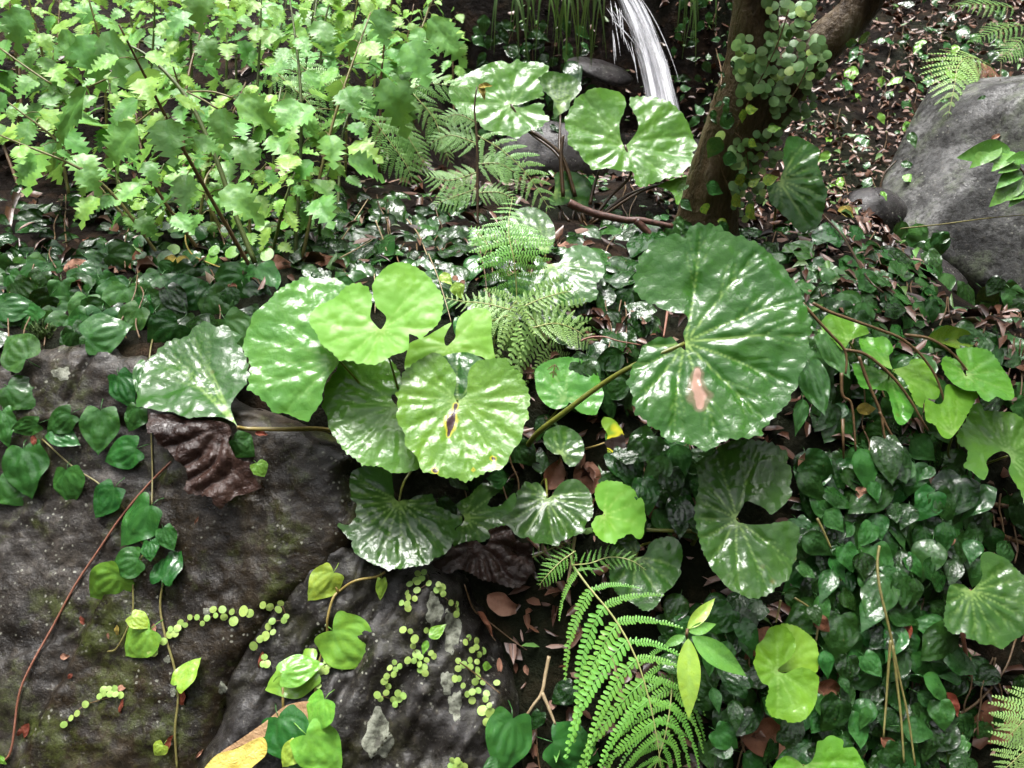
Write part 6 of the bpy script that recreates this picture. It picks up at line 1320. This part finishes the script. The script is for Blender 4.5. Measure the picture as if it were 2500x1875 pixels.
cover('leafy seedlings scattered in the gully left of the big boulder', box(1960, 260, 2240, 480), 20, T_ovate, ['ground', 'heart', 'heart_lt'], (20, 42), ang=(90, 80), mind=18, name='forest_seedlings', cat='seedlings', lift=(.02, .10), stems=2)
cover('dark leaves on the slope at the top right corner', box(2200, -20, 2520, 200), 34, T_ovate, ['ground', 'dark'], (20, 42), ang=(90, 80), mind=16, name='forest_seedlings', cat='seedlings', lift=(.01, .10), stems=2)

# litter (uncountable)
def litter(n, xr, yr, seed, size=(.018, .05), green=.1, name='leaf_litter', label='brown and pinkish leaf litter on the forest floor', lift=.01, lo=0.0):
    rr = np.random.default_rng(seed); V = []; F = []; tone = []
    xs = rr.uniform(*xr, n); ys = rr.uniform(*yr, n); hz = ground_h(xs, ys)
    for x, y, z in zip(xs, ys, hz):
        L = rr.uniform(*size); a = rr.uniform(0, 6.28); w = L*rr.uniform(.22, .42); c, s = math.cos(a), math.sin(a); cur = rr.uniform(-.35, .5)*L; tl = rr.uniform(-.5, .5); tl2 = rr.uniform(-.6, .6)
        o = len(V); z0 = z+lift+rr.uniform(0, .02)
        for u, v_, h in ((-1, 0, 0), (-.4, 1, cur), (.4, .9, cur), (1, 0, 0), (.4, -.9, cur*.8), (-.4, -1, cur), (0, 0, -.15*cur)):
            lx, ly = u*L/2, v_*w/2; V.append((x+c*lx-s*ly, y+s*lx+c*ly, z0+h+lx*tl+ly*tl2))
        for k in range(6): F.append((o+6, o+k, o+(k+1) % 6))
        g = rr.random(); t = rr.uniform(.86, 1) if g < green else rr.uniform(lo, .78); tone += [t]*7
    o = link(name, mesh(name, V, F, True, {'tone': tone}), M['litter']); tag(o, label, 'litter', None, 'stuff')
litter(11000, (.45, 2.9), (1.55, 4.9), 1, (.013, .042), .10, lo=.34)
litter(900, (-1.6, .2), (1.25, 2.4), 4, (.015, .045), .03, label='sparse brown leaf litter below the nettles', lift=.004)
litter(1300, (.55, 1.35), (.35, 1.25), 6, (.012, .045), .06, label='brown litter and bark scraps on the soil at the right edge', lift=.003)
litter(900, (.3, .8), (1.2, 2.2), 7, (.012, .035), .1, label='fine dark litter around the foot of the tree', lift=.003)
litter(1000, (.0, .6), (.4, 1.2), 2, (.012, .042), .03, label='brown wet leaf litter on the soil of the bank', lift=.004)
litter(900, (.0, .8), (2.0, 3.4), 3, (.015, .04), .25, label='wet debris and leaf scraps at the foot of the waterfall', lift=.004)
